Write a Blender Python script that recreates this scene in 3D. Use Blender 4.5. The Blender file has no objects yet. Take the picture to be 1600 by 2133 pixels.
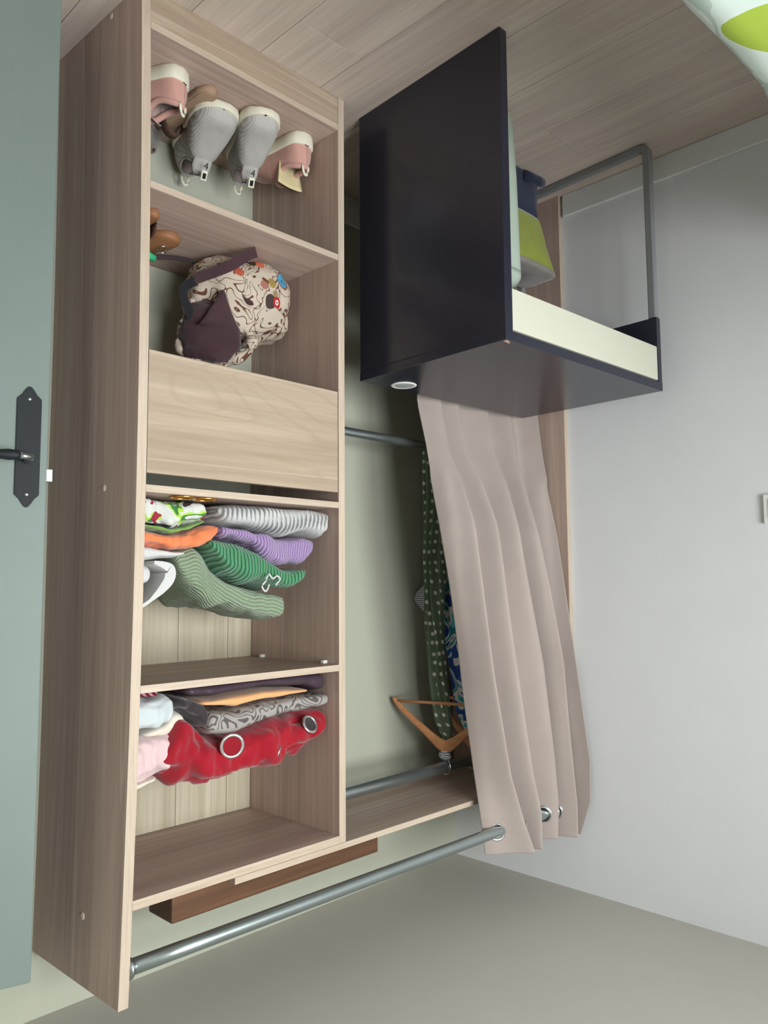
import bpy, bmesh, math, random
from mathutils import Vector, Matrix, noise
random.seed(7)
S = bpy.context.scene
COL = S.collection
PI = math.pi

# ------------------------------------------------------------------ camera (held upside down, as the photo is)
cam = bpy.data.cameras.new('camera'); co = bpy.data.objects.new('camera', cam); COL.objects.link(co)
cam.sensor_fit = 'VERTICAL'; cam.sensor_height = 36; cam.lens = 36 * 1636.41 / 2133; cam.clip_start = .02
yaw, pitch, roll = .7977, -.0906, -.0074
F = Vector((-math.sin(yaw) * math.cos(pitch), math.cos(yaw) * math.cos(pitch), math.sin(pitch)))
R0 = Vector((math.cos(yaw), math.sin(yaw), 0)); U0 = R0.cross(F)
Rr = math.cos(roll) * R0 + math.sin(roll) * U0; Ur = -math.sin(roll) * R0 + math.cos(roll) * U0
m = Matrix((-Rr, -Ur, -F)).transposed().to_4x4(); m.translation = (2.251, -1.8331, 1.2955)
co.matrix_world = m
S.camera = co

# ------------------------------------------------------------------ light and exposure
w = bpy.data.worlds.new('world'); S.world = w; w.use_nodes = True
nt = w.node_tree; nt.nodes.clear()
sky = nt.nodes.new('ShaderNodeTexSky'); sky.sky_type = 'NISHITA'; sky.sun_disc = False
sky.sun_elevation = math.radians(38); sky.sun_rotation = math.radians(150)
bg = nt.nodes.new('ShaderNodeBackground'); bg.inputs[1].default_value = .12
ow = nt.nodes.new('ShaderNodeOutputWorld')
nt.links.new(sky.outputs[0], bg.inputs[0]); nt.links.new(bg.outputs[0], ow.inputs[0])
WX0, WX1, WZ0, WZ1, WY = .45, 2.25, .88, 2.16, -2.95          # the window behind the camera
al = bpy.data.lights.new('window_daylight', 'AREA'); al.shape = 'RECTANGLE'; al.size = WX1 - WX0; al.size_y = WZ1 - WZ0
al.energy = 122; al.color = (.95, .985, 1.0)
alo = bpy.data.objects.new('window_daylight', al); COL.objects.link(alo)
alo.location = ((WX0 + WX1) / 2, WY - .16, (WZ0 + WZ1) / 2); alo.rotation_euler = (PI / 2, 0, 0)   # faces +y, into the room
alo.rotation_euler = (-PI / 2, 0, PI) if False else (PI / 2, 0, 0)
alo.matrix_world = Matrix.Translation(alo.location) @ Matrix(((1, 0, 0, 0), (0, 0, -1, 0), (0, 1, 0, 0), (0, 0, 0, 1)))
S.view_settings.view_transform = 'Standard'; S.view_settings.look = 'None'
S.view_settings.gamma = 1; S.view_settings.use_curve_mapping = False
S.view_settings.exposure = 0.22

# ------------------------------------------------------------------ materials
def srgb(r, g, b):
    f = lambda c: (c / 12.92 if c <= .04045 else ((c + .055) / 1.055) ** 2.4)
    return (f(r / 255), f(g / 255), f(b / 255), 1)

class N:
    """tiny node-tree writer"""
    def __init__(s, name, rough=.6, spec=.5):
        s.m = bpy.data.materials.new(name); s.m.use_nodes = True; s.t = s.m.node_tree
        s.b = s.t.nodes['Principled BSDF']; s.b.inputs['Roughness'].default_value = rough
        s.b.inputs['Specular IOR Level'].default_value = spec
        s.tc = s.t.nodes.new('ShaderNodeTexCoord')
    def n(s, kind, **kw):
        x = s.t.nodes.new('ShaderNode' + kind)
        for k, v in kw.items(): setattr(x, k, v)
        return x
    def l(s, a, b): s.t.links.new(a, b)
    def mapping(s, scale, src='Object', loc=(0, 0, 0), rot=(0, 0, 0)):
        mp = s.n('Mapping'); mp.inputs['Scale'].default_value = scale; mp.inputs['Location'].default_value = loc
        mp.inputs['Rotation'].default_value = rot
        s.l(s.tc.outputs[src], mp.inputs[0]); return mp.outputs[0]
    def noise(s, vec, scale=1, detail=3, rough=.5, dist=0):
        x = s.n('TexNoise'); x.inputs['Scale'].default_value = scale; x.inputs['Detail'].default_value = detail
        x.inputs['Roughness'].default_value = rough; x.inputs['Distortion'].default_value = dist
        s.l(vec, x.inputs['Vector']); return x.outputs['Fac']
    def ramp(s, fac, stops, interp='LINEAR'):
        x = s.n('ValToRGB'); x.color_ramp.interpolation = interp; e = x.color_ramp.elements
        while len(e) < len(stops): e.new(.5)
        for q, (p, c) in zip(e, stops): q.position = p; q.color = c
        s.l(fac, x.inputs[0]); return x.outputs[0]
    def mix(s, fac, a, b, mode='MIX'):
        x = s.n('Mix', data_type='RGBA', blend_type=mode)
        for sock, v in ((x.inputs[0], fac), (x.inputs[6], a), (x.inputs[7], b)):
            if hasattr(v, 'links') or hasattr(v, 'is_linked'): s.l(v, sock)
            else: sock.default_value = v
        return x.outputs[2]
    def math(s, op, a, b=None, c=None):
        x = s.n('Math', operation=op)
        for i, v in enumerate((a, b, c)):
            if v is None: continue
            if hasattr(v, 'is_linked'): s.l(v, x.inputs[i])
            else: x.inputs[i].default_value = v
        return x.outputs[0]
    def base(s, c):
        if hasattr(c, 'is_linked'): s.l(c, s.b.inputs['Base Color'])
        else: s.b.inputs['Base Color'].default_value = c
        return s
    def bump(s, h, strength=.2, dist=.002):
        x = s.n('Bump'); x.inputs['Strength'].default_value = strength; x.inputs['Distance'].default_value = dist
        s.l(h, x.inputs['Height']); s.l(x.outputs[0], s.b.inputs['Normal']); return s

def plain(name, c, rough=.6, spec=.5, metal=0, bump=0, bscale=200, vary=.06):
    q = N(name, rough, spec); q.b.inputs['Metallic'].default_value = metal
    nz = q.noise(q.mapping((1, 1, 1)), 9, 4)
    d = tuple(v * (1 - vary) for v in c[:3]) + (1,); e = tuple(min(1, v * (1 + vary)) for v in c[:3]) + (1,)
    q.base(q.ramp(nz, [(.3, d), (.7, e)]))
    if bump: q.bump(q.noise(q.mapping((1, 1, 1)), bscale, 2), bump, .001)
    return q.m

def wood(name, axis, light, dark, streak, rough=.5, scale=1.0, cathedral=0.0, rnd=False, spec=.35):
    q = N(name, rough, spec)
    st = {'x': (.5, 14, 14), 'y': (14, .5, 14), 'z': (14, 14, .5)}[axis]
    st = tuple(v * scale for v in st)
    vec = q.mapping(st)
    if rnd:
        oi = q.n('ObjectInfo'); ad = q.n('VectorMath', operation='ADD'); mu = q.n('VectorMath', operation='SCALE')
        q.l(oi.outputs['Random'], mu.inputs['Scale']); mu.inputs[0].default_value = (37, 91, 53)
        q.l(vec, ad.inputs[0]); q.l(mu.outputs[0], ad.inputs[1]); vec = ad.outputs[0]
    n1 = q.noise(vec, 1.3, 5, .6, .6 + cathedral)
    c = q.ramp(n1, [(.28, dark), (.5, tuple((a + b) / 2 for a, b in zip(light, dark))), (.72, light)])
    sc = q.n('VectorMath', operation='MULTIPLY'); q.l(vec, sc.inputs[0]); sc.inputs[1].default_value = (6, 6, 6) if axis else 0
    n2 = q.noise(sc.outputs[0], 1.2, 3, .6)
    f = q.ramp(n2, [(.35, (.86, .86, .86, 1)), (.65, (1.04, 1.04, 1.04, 1))])
    c = q.mix(.8, c, f, 'MULTIPLY')
    st2 = {'x': (.12, 9, 9), 'y': (9, .12, 9), 'z': (9, 9, .12)}[axis]
    n3 = q.noise(q.mapping(st2, loc=(3, 5, 1)), 1.0, 2)
    sm = q.ramp(n3, [(.492, (0, 0, 0, 1)), (.5, (1, 1, 1, 1)), (.508, (0, 0, 0, 1))])
    c = q.mix(q.math('MULTIPLY', sm, .45), c, streak)
    if cathedral:
        n4 = q.noise(q.mapping((1.1, 1, 6.5), loc=(2.2, 0, 3.1)), 1.25, 1, .4, .35)
        ln = q.ramp(q.math('PINGPONG', q.math('MULTIPLY', n4, 11.0), .5), [(.0, (1, 1, 1, 1)), (.16, (0, 0, 0, 1))])
        c = q.mix(q.math('MULTIPLY', ln, .38), c, dark)
    if rnd:
        hv = q.n('HueSaturation'); q.l(c, hv.inputs['Color'])
        oi2 = q.n('ObjectInfo'); q.l(q.math('MULTIPLY_ADD', oi2.outputs['Random'], .09, .955), hv.inputs['Value']); c = hv.outputs[0]
    q.base(c); q.bump(n2, .06, .001)
    return q.m

WL, WD, WS = srgb(190, 168, 155), srgb(163, 140, 128), srgb(210, 192, 180)
M = {}
M['wood_z'] = wood('oak_laminate_upright', 'z', WL, WD, WS)
M['wood_x'] = wood('oak_laminate_lengthwise', 'x', WL, WD, WS)
M['edge'] = wood('pale_oak_edging', 'z', srgb(194, 178, 160), srgb(176, 158, 139), srgb(202, 188, 172), scale=3)
M['edge_x'] = wood('pale_oak_edging_lengthwise', 'x', srgb(194, 178, 160), srgb(176, 158, 139), srgb(202, 188, 172), scale=3)
M['drawer_wood'] = wood('oak_drawer_front', 'x', srgb(178, 160, 140), srgb(152, 133, 112), srgb(196, 182, 164), cathedral=.8, scale=.7)
M['back_wood'] = wood('pale_back_planks', 'z', srgb(190, 181, 160), srgb(164, 153, 130), srgb(200, 192, 172), rnd=True)
M['beam'] = wood('dark_stained_beam', 'x', srgb(112, 80, 56), srgb(62, 42, 32), srgb(138, 100, 68), rough=.45, scale=1.6)
M['floor'] = wood('grey_oak_floor', 'y', srgb(208, 193, 181), srgb(188, 172, 160), srgb(204, 191, 178), rough=.5, rnd=True, spec=.4)
M['wall'] = plain('white_wall_paint', srgb(212, 213, 214), .85, .2, bump=.05, bscale=260, vary=.012)
M['wallb'] = plain('shade_toned_wall_paint', srgb(172, 174, 158), .85, .2, bump=.05, bscale=260, vary=.012)  # back wall: the wardrobe's shade is put into this darker, greener base colour
M['ceil'] = plain('ceiling_paint', srgb(190, 187, 178), .9, .2, bump=.05, bscale=200, vary=.012)
M['base'] = plain('white_baseboard', srgb(214, 214, 212), .5, .4, vary=.02)
M['door'] = plain('grey_green_door_paint', srgb(114, 127, 121), .5, .4, vary=.02)
M['frame'] = plain('grey_door_frame_paint', srgb(150, 160, 156), .5, .4, vary=.02)
M['iron'] = plain('black_iron', srgb(22, 28, 32), .6, .35, .0, bump=.1, bscale=120)
M['steel'] = plain('brushed_steel', srgb(178, 184, 186), .28, .5, 1.0)
M['chrome'] = plain('polished_chrome', srgb(222, 222, 222), .12, .5, 1.0)
M['railm'] = plain('galvanised_tube', srgb(168, 178, 178), .3, .5, .9)
M['brass'] = plain('gold_metal', srgb(214, 160, 92), .25, .5, 1.0)
M['dark'] = plain('black_brown_laminate', srgb(35, 36, 48), .25, .55, vary=.06, bump=.03, bscale=500)
M['drawer'] = plain('cream_white_drawer', srgb(188, 187, 170), .45, .4, vary=.01)
M['greym'] = plain('grey_painted_metal', srgb(134, 136, 138), .4, .5, .2)
M['whitep'] = plain('white_plastic', srgb(222, 222, 218), .4, .5, vary=.02)
M['cap'] = plain('beige_plastic_cap', srgb(205, 190, 175), .5, .4, vary=.02)
M['mint'] = plain('pale_mint_plastic', srgb(162, 176, 162), .3, .5, vary=.03)
M['hwood'] = wood('hanger_wood', 'y', srgb(208, 150, 106), srgb(176, 118, 78), srgb(214, 160, 118), rough=.4)
M['hall'] = plain('hall_paint', srgb(150, 146, 138), .9, .2)

def fabric(name, c, vary=.1, rough=.9, weave=900, sheen=.25, bump=.15):
    q = N(name, rough, .2)
    nz = q.noise(q.mapping((1, 1, 1)), 14, 5)
    d = tuple(v * (1 - vary) for v in c[:3]) + (1,); e = tuple(min(1, v * (1 + vary)) for v in c[:3]) + (1,)
    q.base(q.ramp(nz, [(.3, d), (.7, e)])); q.b.inputs['Sheen Weight'].default_value = sheen
    q.bump(q.noise(q.mapping((1, 1, 1)), weave, 2), bump, .0008)
    return q.m
def heather(name, c1, c2, scale):
    q = N(name, .95, .1); nz = q.noise(q.mapping((1, 1, 1)), scale, 3, .7)
    q.base(q.ramp(nz, [(.36, c2), (.6, c1)])); q.b.inputs['Sheen Weight'].default_value = .3
    q.bump(nz, .4, .001); return q.m
M['curtain'] = fabric('taupe_curtain_cloth', srgb(160, 148, 141), .03, sheen=.2)
M['cardigan_old'] = heather('grey_marl_knit', srgb(196, 196, 194), srgb(128, 128, 130), 160)
M['lilac'] = fabric('lilac_knit', srgb(176, 148, 192), .06)
M['green'] = fabric('green_knit', srgb(72, 152, 100), .1)
M['sage'] = fabric('sage_knit', srgb(146, 164, 134), .06)
M['orange'] = fabric('orange_cloth', srgb(222, 124, 80), .06)
M['white'] = fabric('white_cotton', srgb(192, 192, 190), .02)
M['coolwhite'] = fabric('cool_white_cotton', srgb(188, 196, 198), .02)
M['plum'] = fabric('plum_satin', srgb(62, 50, 58), .2, .35, sheen=.0, bump=.03)
M['peach'] = fabric('peach_cotton', srgb(214, 158, 108), .04)
M['red'] = fabric('red_curtain_cloth', srgb(146, 18, 34), .12)
M['pink'] = fabric('pale_pink_cloth', srgb(206, 180, 180), .04)
M['cream'] = fabric('cream_cloth', srgb(206, 198, 184), .04)
M['darkcloth'] = fabric('charcoal_cloth', srgb(52, 46, 48), .15)
M['navy'] = fabric('navy_canvas', srgb(40, 46, 68), .08)
M['lime'] = fabric('lime_canvas', srgb(132, 140, 58), .1)
M['maroon'] = fabric('maroon_webbing', srgb(62, 42, 46), .15)
M['knitwhite'] = fabric('white_mesh_knit', srgb(172, 169, 165), .04)
M['rubber'] = plain('off_white_rubber', srgb(214, 210, 190), .6, .4, vary=.05)
M['liner'] = fabric('grey_shoe_lining', srgb(150, 136, 130), .08)
M['pinkknit'] = fabric('pink_mesh_knit', srgb(190, 146, 134), .06)
M['creaml'] = plain('cream_leather', srgb(206, 192, 150), .5, .4)
M['tan'] = plain('tan_leather', srgb(142, 98, 66), .5, .4)
M['insole'] = plain('brown_insole', srgb(160, 132, 108), .7, .3)
M['brownstrap'] = plain('dark_brown_leather', srgb(84, 60, 48), .6, .3)
M['black'] = fabric('black_canvas', srgb(28, 28, 32), .1)
M['teal'] = plain('jade_green_enamel', srgb(64, 186, 130), .4, .5)
M['greyfluff'] = fabric('grey_felt', srgb(130, 124, 118), .15)
M['blackp'] = plain('black_print', srgb(18, 18, 18), .7, .2)
M['hem'] = fabric('green_hem_cloth', srgb(112, 150, 74), .1)

def meshknit():
    q = N('white_ribbed_mesh', .9, .2); wv = q.n('TexWave'); wv.inputs['Scale'].default_value = 62; wv.bands_direction = 'X'
    q.l(q.mapping((1, .15, .15)), wv.inputs['Vector'])
    q.base(q.ramp(wv.outputs['Fac'], [(0, srgb(160, 157, 153)), (.6, srgb(180, 177, 172))])); q.bump(wv.outputs['Fac'], .35, .0012); return q.m
M['knitwhite'] = meshknit()
def ribmat(name, c, dark, per, axis=0):
    """knit ribs follow the UV, in metres along the garment"""
    q = N(name, .95, .15); q.b.inputs['Sheen Weight'].default_value = .25
    sp = q.n('SeparateXYZ'); q.l(q.tc.outputs['UV'], sp.inputs[0])
    nz = q.noise(q.mapping((1, 1, 1)), 25, 3)
    ph = q.math('ADD', q.math('MULTIPLY', sp.outputs[axis], 2 * PI / per), q.math('MULTIPLY', nz, 2.0))
    sn = q.math('MULTIPLY_ADD', q.math('SINE', ph), .5, .5)
    kn = q.math('MULTIPLY_ADD', q.math('SINE', q.math('MULTIPLY', sp.outputs[1 - axis], 2 * PI / .004)), .5, .5)
    q.base(q.ramp(sn, [(0, dark), (.55, c)]))
    q.bump(q.math('ADD', sn, q.math('MULTIPLY', kn, .25)), .8, .003)
    return q.m
M['cardigan'] = ribmat('grey_marl_rib_knit', srgb(190, 190, 188), srgb(112, 112, 114), .0135)
M['lilacrib'] = ribmat('lilac_rib_knit', srgb(164, 138, 182), srgb(116, 92, 134), .0075)
M['greenrib'] = ribmat('green_rib_knit', srgb(78, 140, 100), srgb(34, 78, 54), .0095)
M['sagerib'] = ribmat('sage_rib_knit', srgb(138, 154, 128), srgb(106, 122, 98), .0085, axis=1)

def dotmat():
    q = N('green_polka_dot_cloth', .9, .2)
    v = q.n('TexVoronoi', voronoi_dimensions='2D', feature='F1'); v.inputs['Randomness'].default_value = .25
    v.inputs['Scale'].default_value = 30
    q.l(q.tc.outputs['UV'], v.inputs['Vector'])
    q.base(q.ramp(v.outputs['Distance'], [(.0, srgb(226, 232, 220)), (.175, srgb(226, 232, 220)), (.20, srgb(106, 122, 102)), (1, srgb(102, 118, 98))]))
    return q.m
def floralblue():
    q = N('blue_leaf_print_cloth', .9, .2)
    nz = q.noise(q.mapping((1, 1, 1), 'UV'), 9, 1, .5, 1.6)
    q.base(q.ramp(nz, [(0, srgb(52, 82, 156)), (.42, srgb(56, 104, 180)), (.46, srgb(232, 230, 226)), (.53, srgb(96, 190, 206)),
                       (.57, srgb(48, 138, 146)), (.62, srgb(228, 226, 224)), (.66, srgb(52, 82, 160))], 'CONSTANT'))
    return q.m
def stripes():
    q = N('grey_white_stripe_cloth', .9, .2)
    wv = q.n('TexWave'); wv.inputs['Scale'].default_value = 48; wv.inputs['Distortion'].default_value = 3; wv.bands_direction = 'Z'
    q.l(q.tc.outputs['Object'], wv.inputs['Vector'])
    q.base(q.ramp(wv.outputs['Fac'], [(.4, srgb(90, 92, 110)), (.6, srgb(206, 206, 210))])); return q.m
def floralwhite():
    q = N('white_floral_blouse_cloth', .9, .2)
    n1 = q.noise(q.mapping((1, 1, 1), loc=(1.35, 0, 0)), 16, 1, .5, .8)
    n2 = q.noise(q.mapping((1, 1, 1), loc=(4, 2, 7)), 22, 1, .5, 1.0)
    c = q.ramp(n1, [(0, srgb(60, 52, 56)), (.34, srgb(196, 198, 192)), (.55, srgb(160, 196, 74)), (.6, srgb(66, 118, 66)), (.66, srgb(198, 198, 194))], 'CONSTANT')
    c2 = q.ramp(n2, [(0, (0, 0, 0, 1)), (.63, (1, 1, 1, 1))], 'CONSTANT')
    q.base(q.mix(c2, c, srgb(146, 44, 62))); return q.m
def damask():
    q = N('grey_scroll_damask', .7, .3)
    n1 = q.noise(q.mapping((1, 1, 1), 'UV'), 24, 0, .5, 1.0)
    ring = q.math('PINGPONG', q.math('MULTIPLY', n1, 5.0), .5)
    mask = q.ramp(ring, [(.0, (1, 1, 1, 1)), (.14, (1, 1, 1, 1)), (.17, (0, 0, 0, 1))])
    sp = q.n('SeparateXYZ'); q.l(q.tc.outputs['Object'], sp.inputs[0])
    sp2 = q.n('SeparateXYZ'); q.l(q.tc.outputs['UV'], sp2.inputs[0])
    # plain hem: the scroll border stops at a seam that runs along the fold
    seam = q.math('MULTIPLY', q.math('LESS_THAN', sp2.outputs[1], .158), q.math('GREATER_THAN', sp2.outputs[1], .05))
    q.base(q.mix(q.math('MULTIPLY', mask, seam), srgb(146, 142, 138), srgb(84, 76, 76))); return q.m
def redstripe():
    q = N('wine_stripe_cloth', .9, .2)
    wv = q.n('TexWave'); wv.inputs['Scale'].default_value = 40; wv.bands_direction = 'DIAGONAL'
    q.l(q.tc.outputs['Object'], wv.inputs['Vector'])
    q.base(q.ramp(wv.outputs['Fac'], [(.5, srgb(92, 24, 40)), (.75, srgb(170, 120, 130))])); return q.m
def coverlet():
    q = N('leaf_print_coverlet', .9, .2)
    v = q.n('TexVoronoi', voronoi_dimensions='3D', feature='F1'); v.inputs['Scale'].default_value = 3.2
    q.l(q.mapping((1, 1.0, 1), loc=(.2, .1, 0), rot=(0, 0, .7)), v.inputs['Vector'])
    n1 = q.noise(q.mapping((1, 2.2, 1), rot=(0, 0, .6)), 7, 1, .5, .6)
    c = q.ramp(n1, [(0, srgb(212, 226, 218)), (.52, srgb(186, 202, 194)), (.6, srgb(220, 230, 224))], 'CONSTANT')
    def leaf(c, p, sx, sy, ang, col):
        mp = q.n('Mapping', vector_type='TEXTURE'); q.l(q.tc.outputs['Object'], mp.inputs[0])
        mp.inputs['Location'].default_value = p; mp.inputs['Rotation'].default_value = (0, 0, ang); mp.inputs['Scale'].default_value = (sx, sy, 4)
        ln = q.n('VectorMath', operation='LENGTH'); q.l(mp.outputs[0], ln.inputs[0])
        return q.mix(q.math('LESS_THAN', ln.outputs['Value'], 1.0), c, col)
    for p, sx, sy, a in LEAVES: c = leaf(c, p, sx, sy, a, srgb(166, 188, 74))
    q.base(c); return q.m
def owlcloth():
    q = N('owl_print_cotton', .9, .2)
    n1 = q.noise(q.mapping((1, 1, 1)), 21, 0, .5, 1.4)
    ring = q.math('PINGPONG', q.math('MULTIPLY', n1, 4.0), .5)
    c = q.ramp(ring, [(0, srgb(92, 62, 50)), (.075, srgb(92, 62, 50)), (.095, srgb(188, 174, 158))])
    v = q.n('TexVoronoi', feature='F1'); v.inputs['Scale'].default_value = 19
    q.l(q.tc.outputs['Object'], v.inputs['Vector'])
    dm = q.ramp(v.outputs['Distance'], [(.0, (1, 1, 1, 1)), (.21, (1, 1, 1, 1)), (.24, (0, 0, 0, 1))])
    hs = q.n('SeparateColor'); q.l(v.outputs['Color'], hs.inputs[0])
    dc = q.ramp(hs.outputs[0], [(0, srgb(150, 84, 66)), (.25, srgb(112, 124, 96)), (.5, srgb(140, 116, 74)), (.72, srgb(96, 62, 56))], 'CONSTANT')
    c = q.mix(q.math('MULTIPLY', dm, .85), c, dc)
    def disc(c, p, r, col):
        d = q.n('VectorMath', operation='DISTANCE'); mu = q.n('VectorMath', operation='MULTIPLY'); q.l(q.tc.outputs['Object'], mu.inputs[0]); mu.inputs[1].default_value = (1, .25, 1); q.l(mu.outputs[0], d.inputs[0]); d.inputs[1].default_value = (p[0], p[1] * .25, p[2])
        return q.mix(q.math('LESS_THAN', d.outputs['Value'], r), c, col)
    for p, r, col in OWL: c = disc(c, p, r, col)
    q.base(c); return q.m

# ------------------------------------------------------------------ object helpers
def link(name, me, mat, parent=None, smooth=False):
    o = bpy.data.objects.new(name, me); COL.objects.link(o)
    if mat and not me.materials: me.materials.append(mat)
    if smooth:
        for p in me.polygons: p.use_smooth = True
    if parent:
        o.parent = parent; o.matrix_parent_inverse = parent_world(parent).inverted()
    return o
def parent_world(p):
    mw = p.matrix_basis.copy()
    if p.parent: mw = parent_world(p.parent) @ p.matrix_parent_inverse @ mw
    return mw
def mesh(name, vs, fs, mat, parent=None, smooth=False, uvs=None):
    me = bpy.data.meshes.new(name); me.from_pydata([tuple(v) for v in vs], [], fs)
    if uvs:
        ul = me.uv_layers.new(name='UV')
        for lp in me.loops: ul.data[lp.index].uv = uvs[lp.vertex_index]
    me.update(); return link(name, me, mat, parent, smooth)
def tag(o, label, cat, group=None):
    o['label'] = label; o['category'] = cat
    if group: o['group'] = group
    return o
def empty(name, loc, label, cat, group=None):
    o = bpy.data.objects.new(name, None); o.empty_display_size = .05; COL.objects.link(o); o.location = loc
    return tag(o, label, cat, group)
def struct(o): o['kind'] = 'structure'; return o
def bmobj(name, bm, mat, parent=None, smooth=False):
    bmesh.ops.recalc_face_normals(bm, faces=bm.faces)
    me = bpy.data.meshes.new(name); bm.to_mesh(me); bm.free(); return link(name, me, mat, parent, smooth)
def bbox(bm, x0, x1, y0, y1, z0, z1, bev=0, T=None):
    t = bmesh.new(); bmesh.ops.create_cube(t, size=1)
    for v in t.verts: v.co = Vector(((x0 + x1) / 2 + v.co.x * (x1 - x0), (y0 + y1) / 2 + v.co.y * (y1 - y0), (z0 + z1) / 2 + v.co.z * (z1 - z0)))
    if bev: bmesh.ops.bevel(t, geom=t.edges[:], offset=bev, segments=2, affect='EDGES', profile=.5)
    if T: bmesh.ops.transform(t, matrix=T, verts=t.verts)
    me = bpy.data.meshes.new('tmp'); t.to_mesh(me); t.free(); bm.from_mesh(me); bpy.data.meshes.remove(me)
def box(name, x0, x1, y0, y1, z0, z1, mat, parent=None, bev=.0015, T=None):
    bm = bmesh.new(); bbox(bm, x0, x1, y0, y1, z0, z1, bev, T); return bmobj(name, bm, mat, parent)
def rings(name, rs, mat, parent=None, closed=True, caps=True, smooth=True, uv=False):
    """skin a list of rings (lists of points)"""
    n = len(rs[0]); vs = [p for r in rs for p in r]; fs = []; uvs = None
    for i in range(len(rs) - 1):
        for j in range(n if closed else n - 1):
            k = (j + 1) % n; fs.append((i * n + j, i * n + k, (i + 1) * n + k, (i + 1) * n + j))
    if uv:
        uvs = []; L = [0.0] * n; prev = None
        for r in rs:
            acc = 0.0; q = None
            for j, p in enumerate(r):
                p = Vector(p)
                if q is not None: acc += (p - q).length
                if prev is not None and j == 0: base = (p - Vector(prev[0])).length; L[0] += base
                uvs.append((L[0], acc)); q = p
            prev = r
    if closed and caps:
        fs.append(tuple(range(n))[::-1]); fs.append(tuple((len(rs) - 1) * n + j for j in range(n)))
    return mesh(name, vs, fs, mat, parent, smooth, uvs)
def frame_at(pts, i):
    a = Vector(pts[max(0, i - 1)]); b = Vector(pts[min(len(pts) - 1, i + 1)]); t = (b - a).normalized()
    up = Vector((0, 0, 1)) if abs(t.z) < .9 else Vector((1, 0, 0))
    u = t.cross(up).normalized(); return t, u, u.cross(t).normalized()
def tube(name, pts, r, mat, parent=None, n=10, ry=None, smooth=True):
    rs = []
    for i, p in enumerate(pts):
        t, u, v = frame_at(pts, i); rr = r[i] if isinstance(r, (list, tuple)) else r; r2 = ry if ry else rr
        rs.append([Vector(p) + u * math.cos(2 * PI * k / n) * rr + v * math.sin(2 * PI * k / n) * r2 for k in range(n)])
    return rings(name, rs, mat, parent, smooth=smooth)
def torus(name, c, nrm, R, r, mat, parent=None, n=28, mseg=8, flat=1.0):
    nrm = Vector(nrm).normalized(); up = Vector((0, 0, 1)) if abs(nrm.z) < .9 else Vector((1, 0, 0))
    u = nrm.cross(up).normalized(); v = u.cross(nrm); vs = []; fs = []
    for i in range(n):
        a = 2 * PI * i / n; d = u * math.cos(a) + v * math.sin(a)
        for j in range(mseg):
            b = 2 * PI * j / mseg; vs.append(Vector(c) + d * (R + r * math.cos(b)) + nrm * r * flat * math.sin(b))
    for i in range(n):
        for j in range(mseg):
            k, l = (i + 1) % n, (j + 1) % mseg; fs.append((i * mseg + j, k * mseg + j, k * mseg + l, i * mseg + l))
    return mesh(name, vs, fs, mat, parent, True)
def prism(name, poly, T, h, mat, parent=None, bev=0):
    """polygon in the local xy plane, extruded h along local z, moved by matrix T"""
    bm = bmesh.new(); vs = [bm.verts.new((x, y, 0)) for x, y in poly]; f = bm.faces.new(vs)
    r = bmesh.ops.extrude_face_region(bm, geom=[f])
    for v in r['geom']:
        if isinstance(v, bmesh.types.BMVert): v.co.z += h
    if bev: bmesh.ops.bevel(bm, geom=[e for e in bm.edges if abs(e.verts[0].co.z - e.verts[1].co.z) < 1e-6], offset=bev, segments=2, affect='EDGES')
    bmesh.ops.transform(bm, matrix=T, verts=bm.verts); return bmobj(name, bm, mat, parent)
def catmull(pts, n):
    out = []; P = [pts[0]] + list(pts) + [pts[-1]]; seg = len(pts) - 1
    for k in range(n):
        t = k / (n - 1) * seg; i = min(int(t), seg - 1); t -= i
        a, b, c, d = P[i], P[i + 1], P[i + 2], P[i + 3]
        out.append(tuple(.5 * ((2 * q1) + (-q0 + q2) * t + (2 * q0 - 5 * q1 + 4 * q2 - q3) * t * t + (-q0 + 3 * q1 - 3 * q2 + q3) * t ** 3)
                         for q0, q1, q2, q3 in zip(a, b, c, d)))
    return out
def interp(tab, x):
    if x <= tab[0][0]: return tab[0][1]
    for (a, p), (b, q) in zip(tab, tab[1:]):
        if x <= b: return p + (q - p) * (x - a) / (b - a)
    return tab[-1][1]
def smooth_interp(tab, x):
    h = .004; return sum(interp(tab, x + d * h) for d in (-2, -1, 0, 1, 2)) / 5
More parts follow.
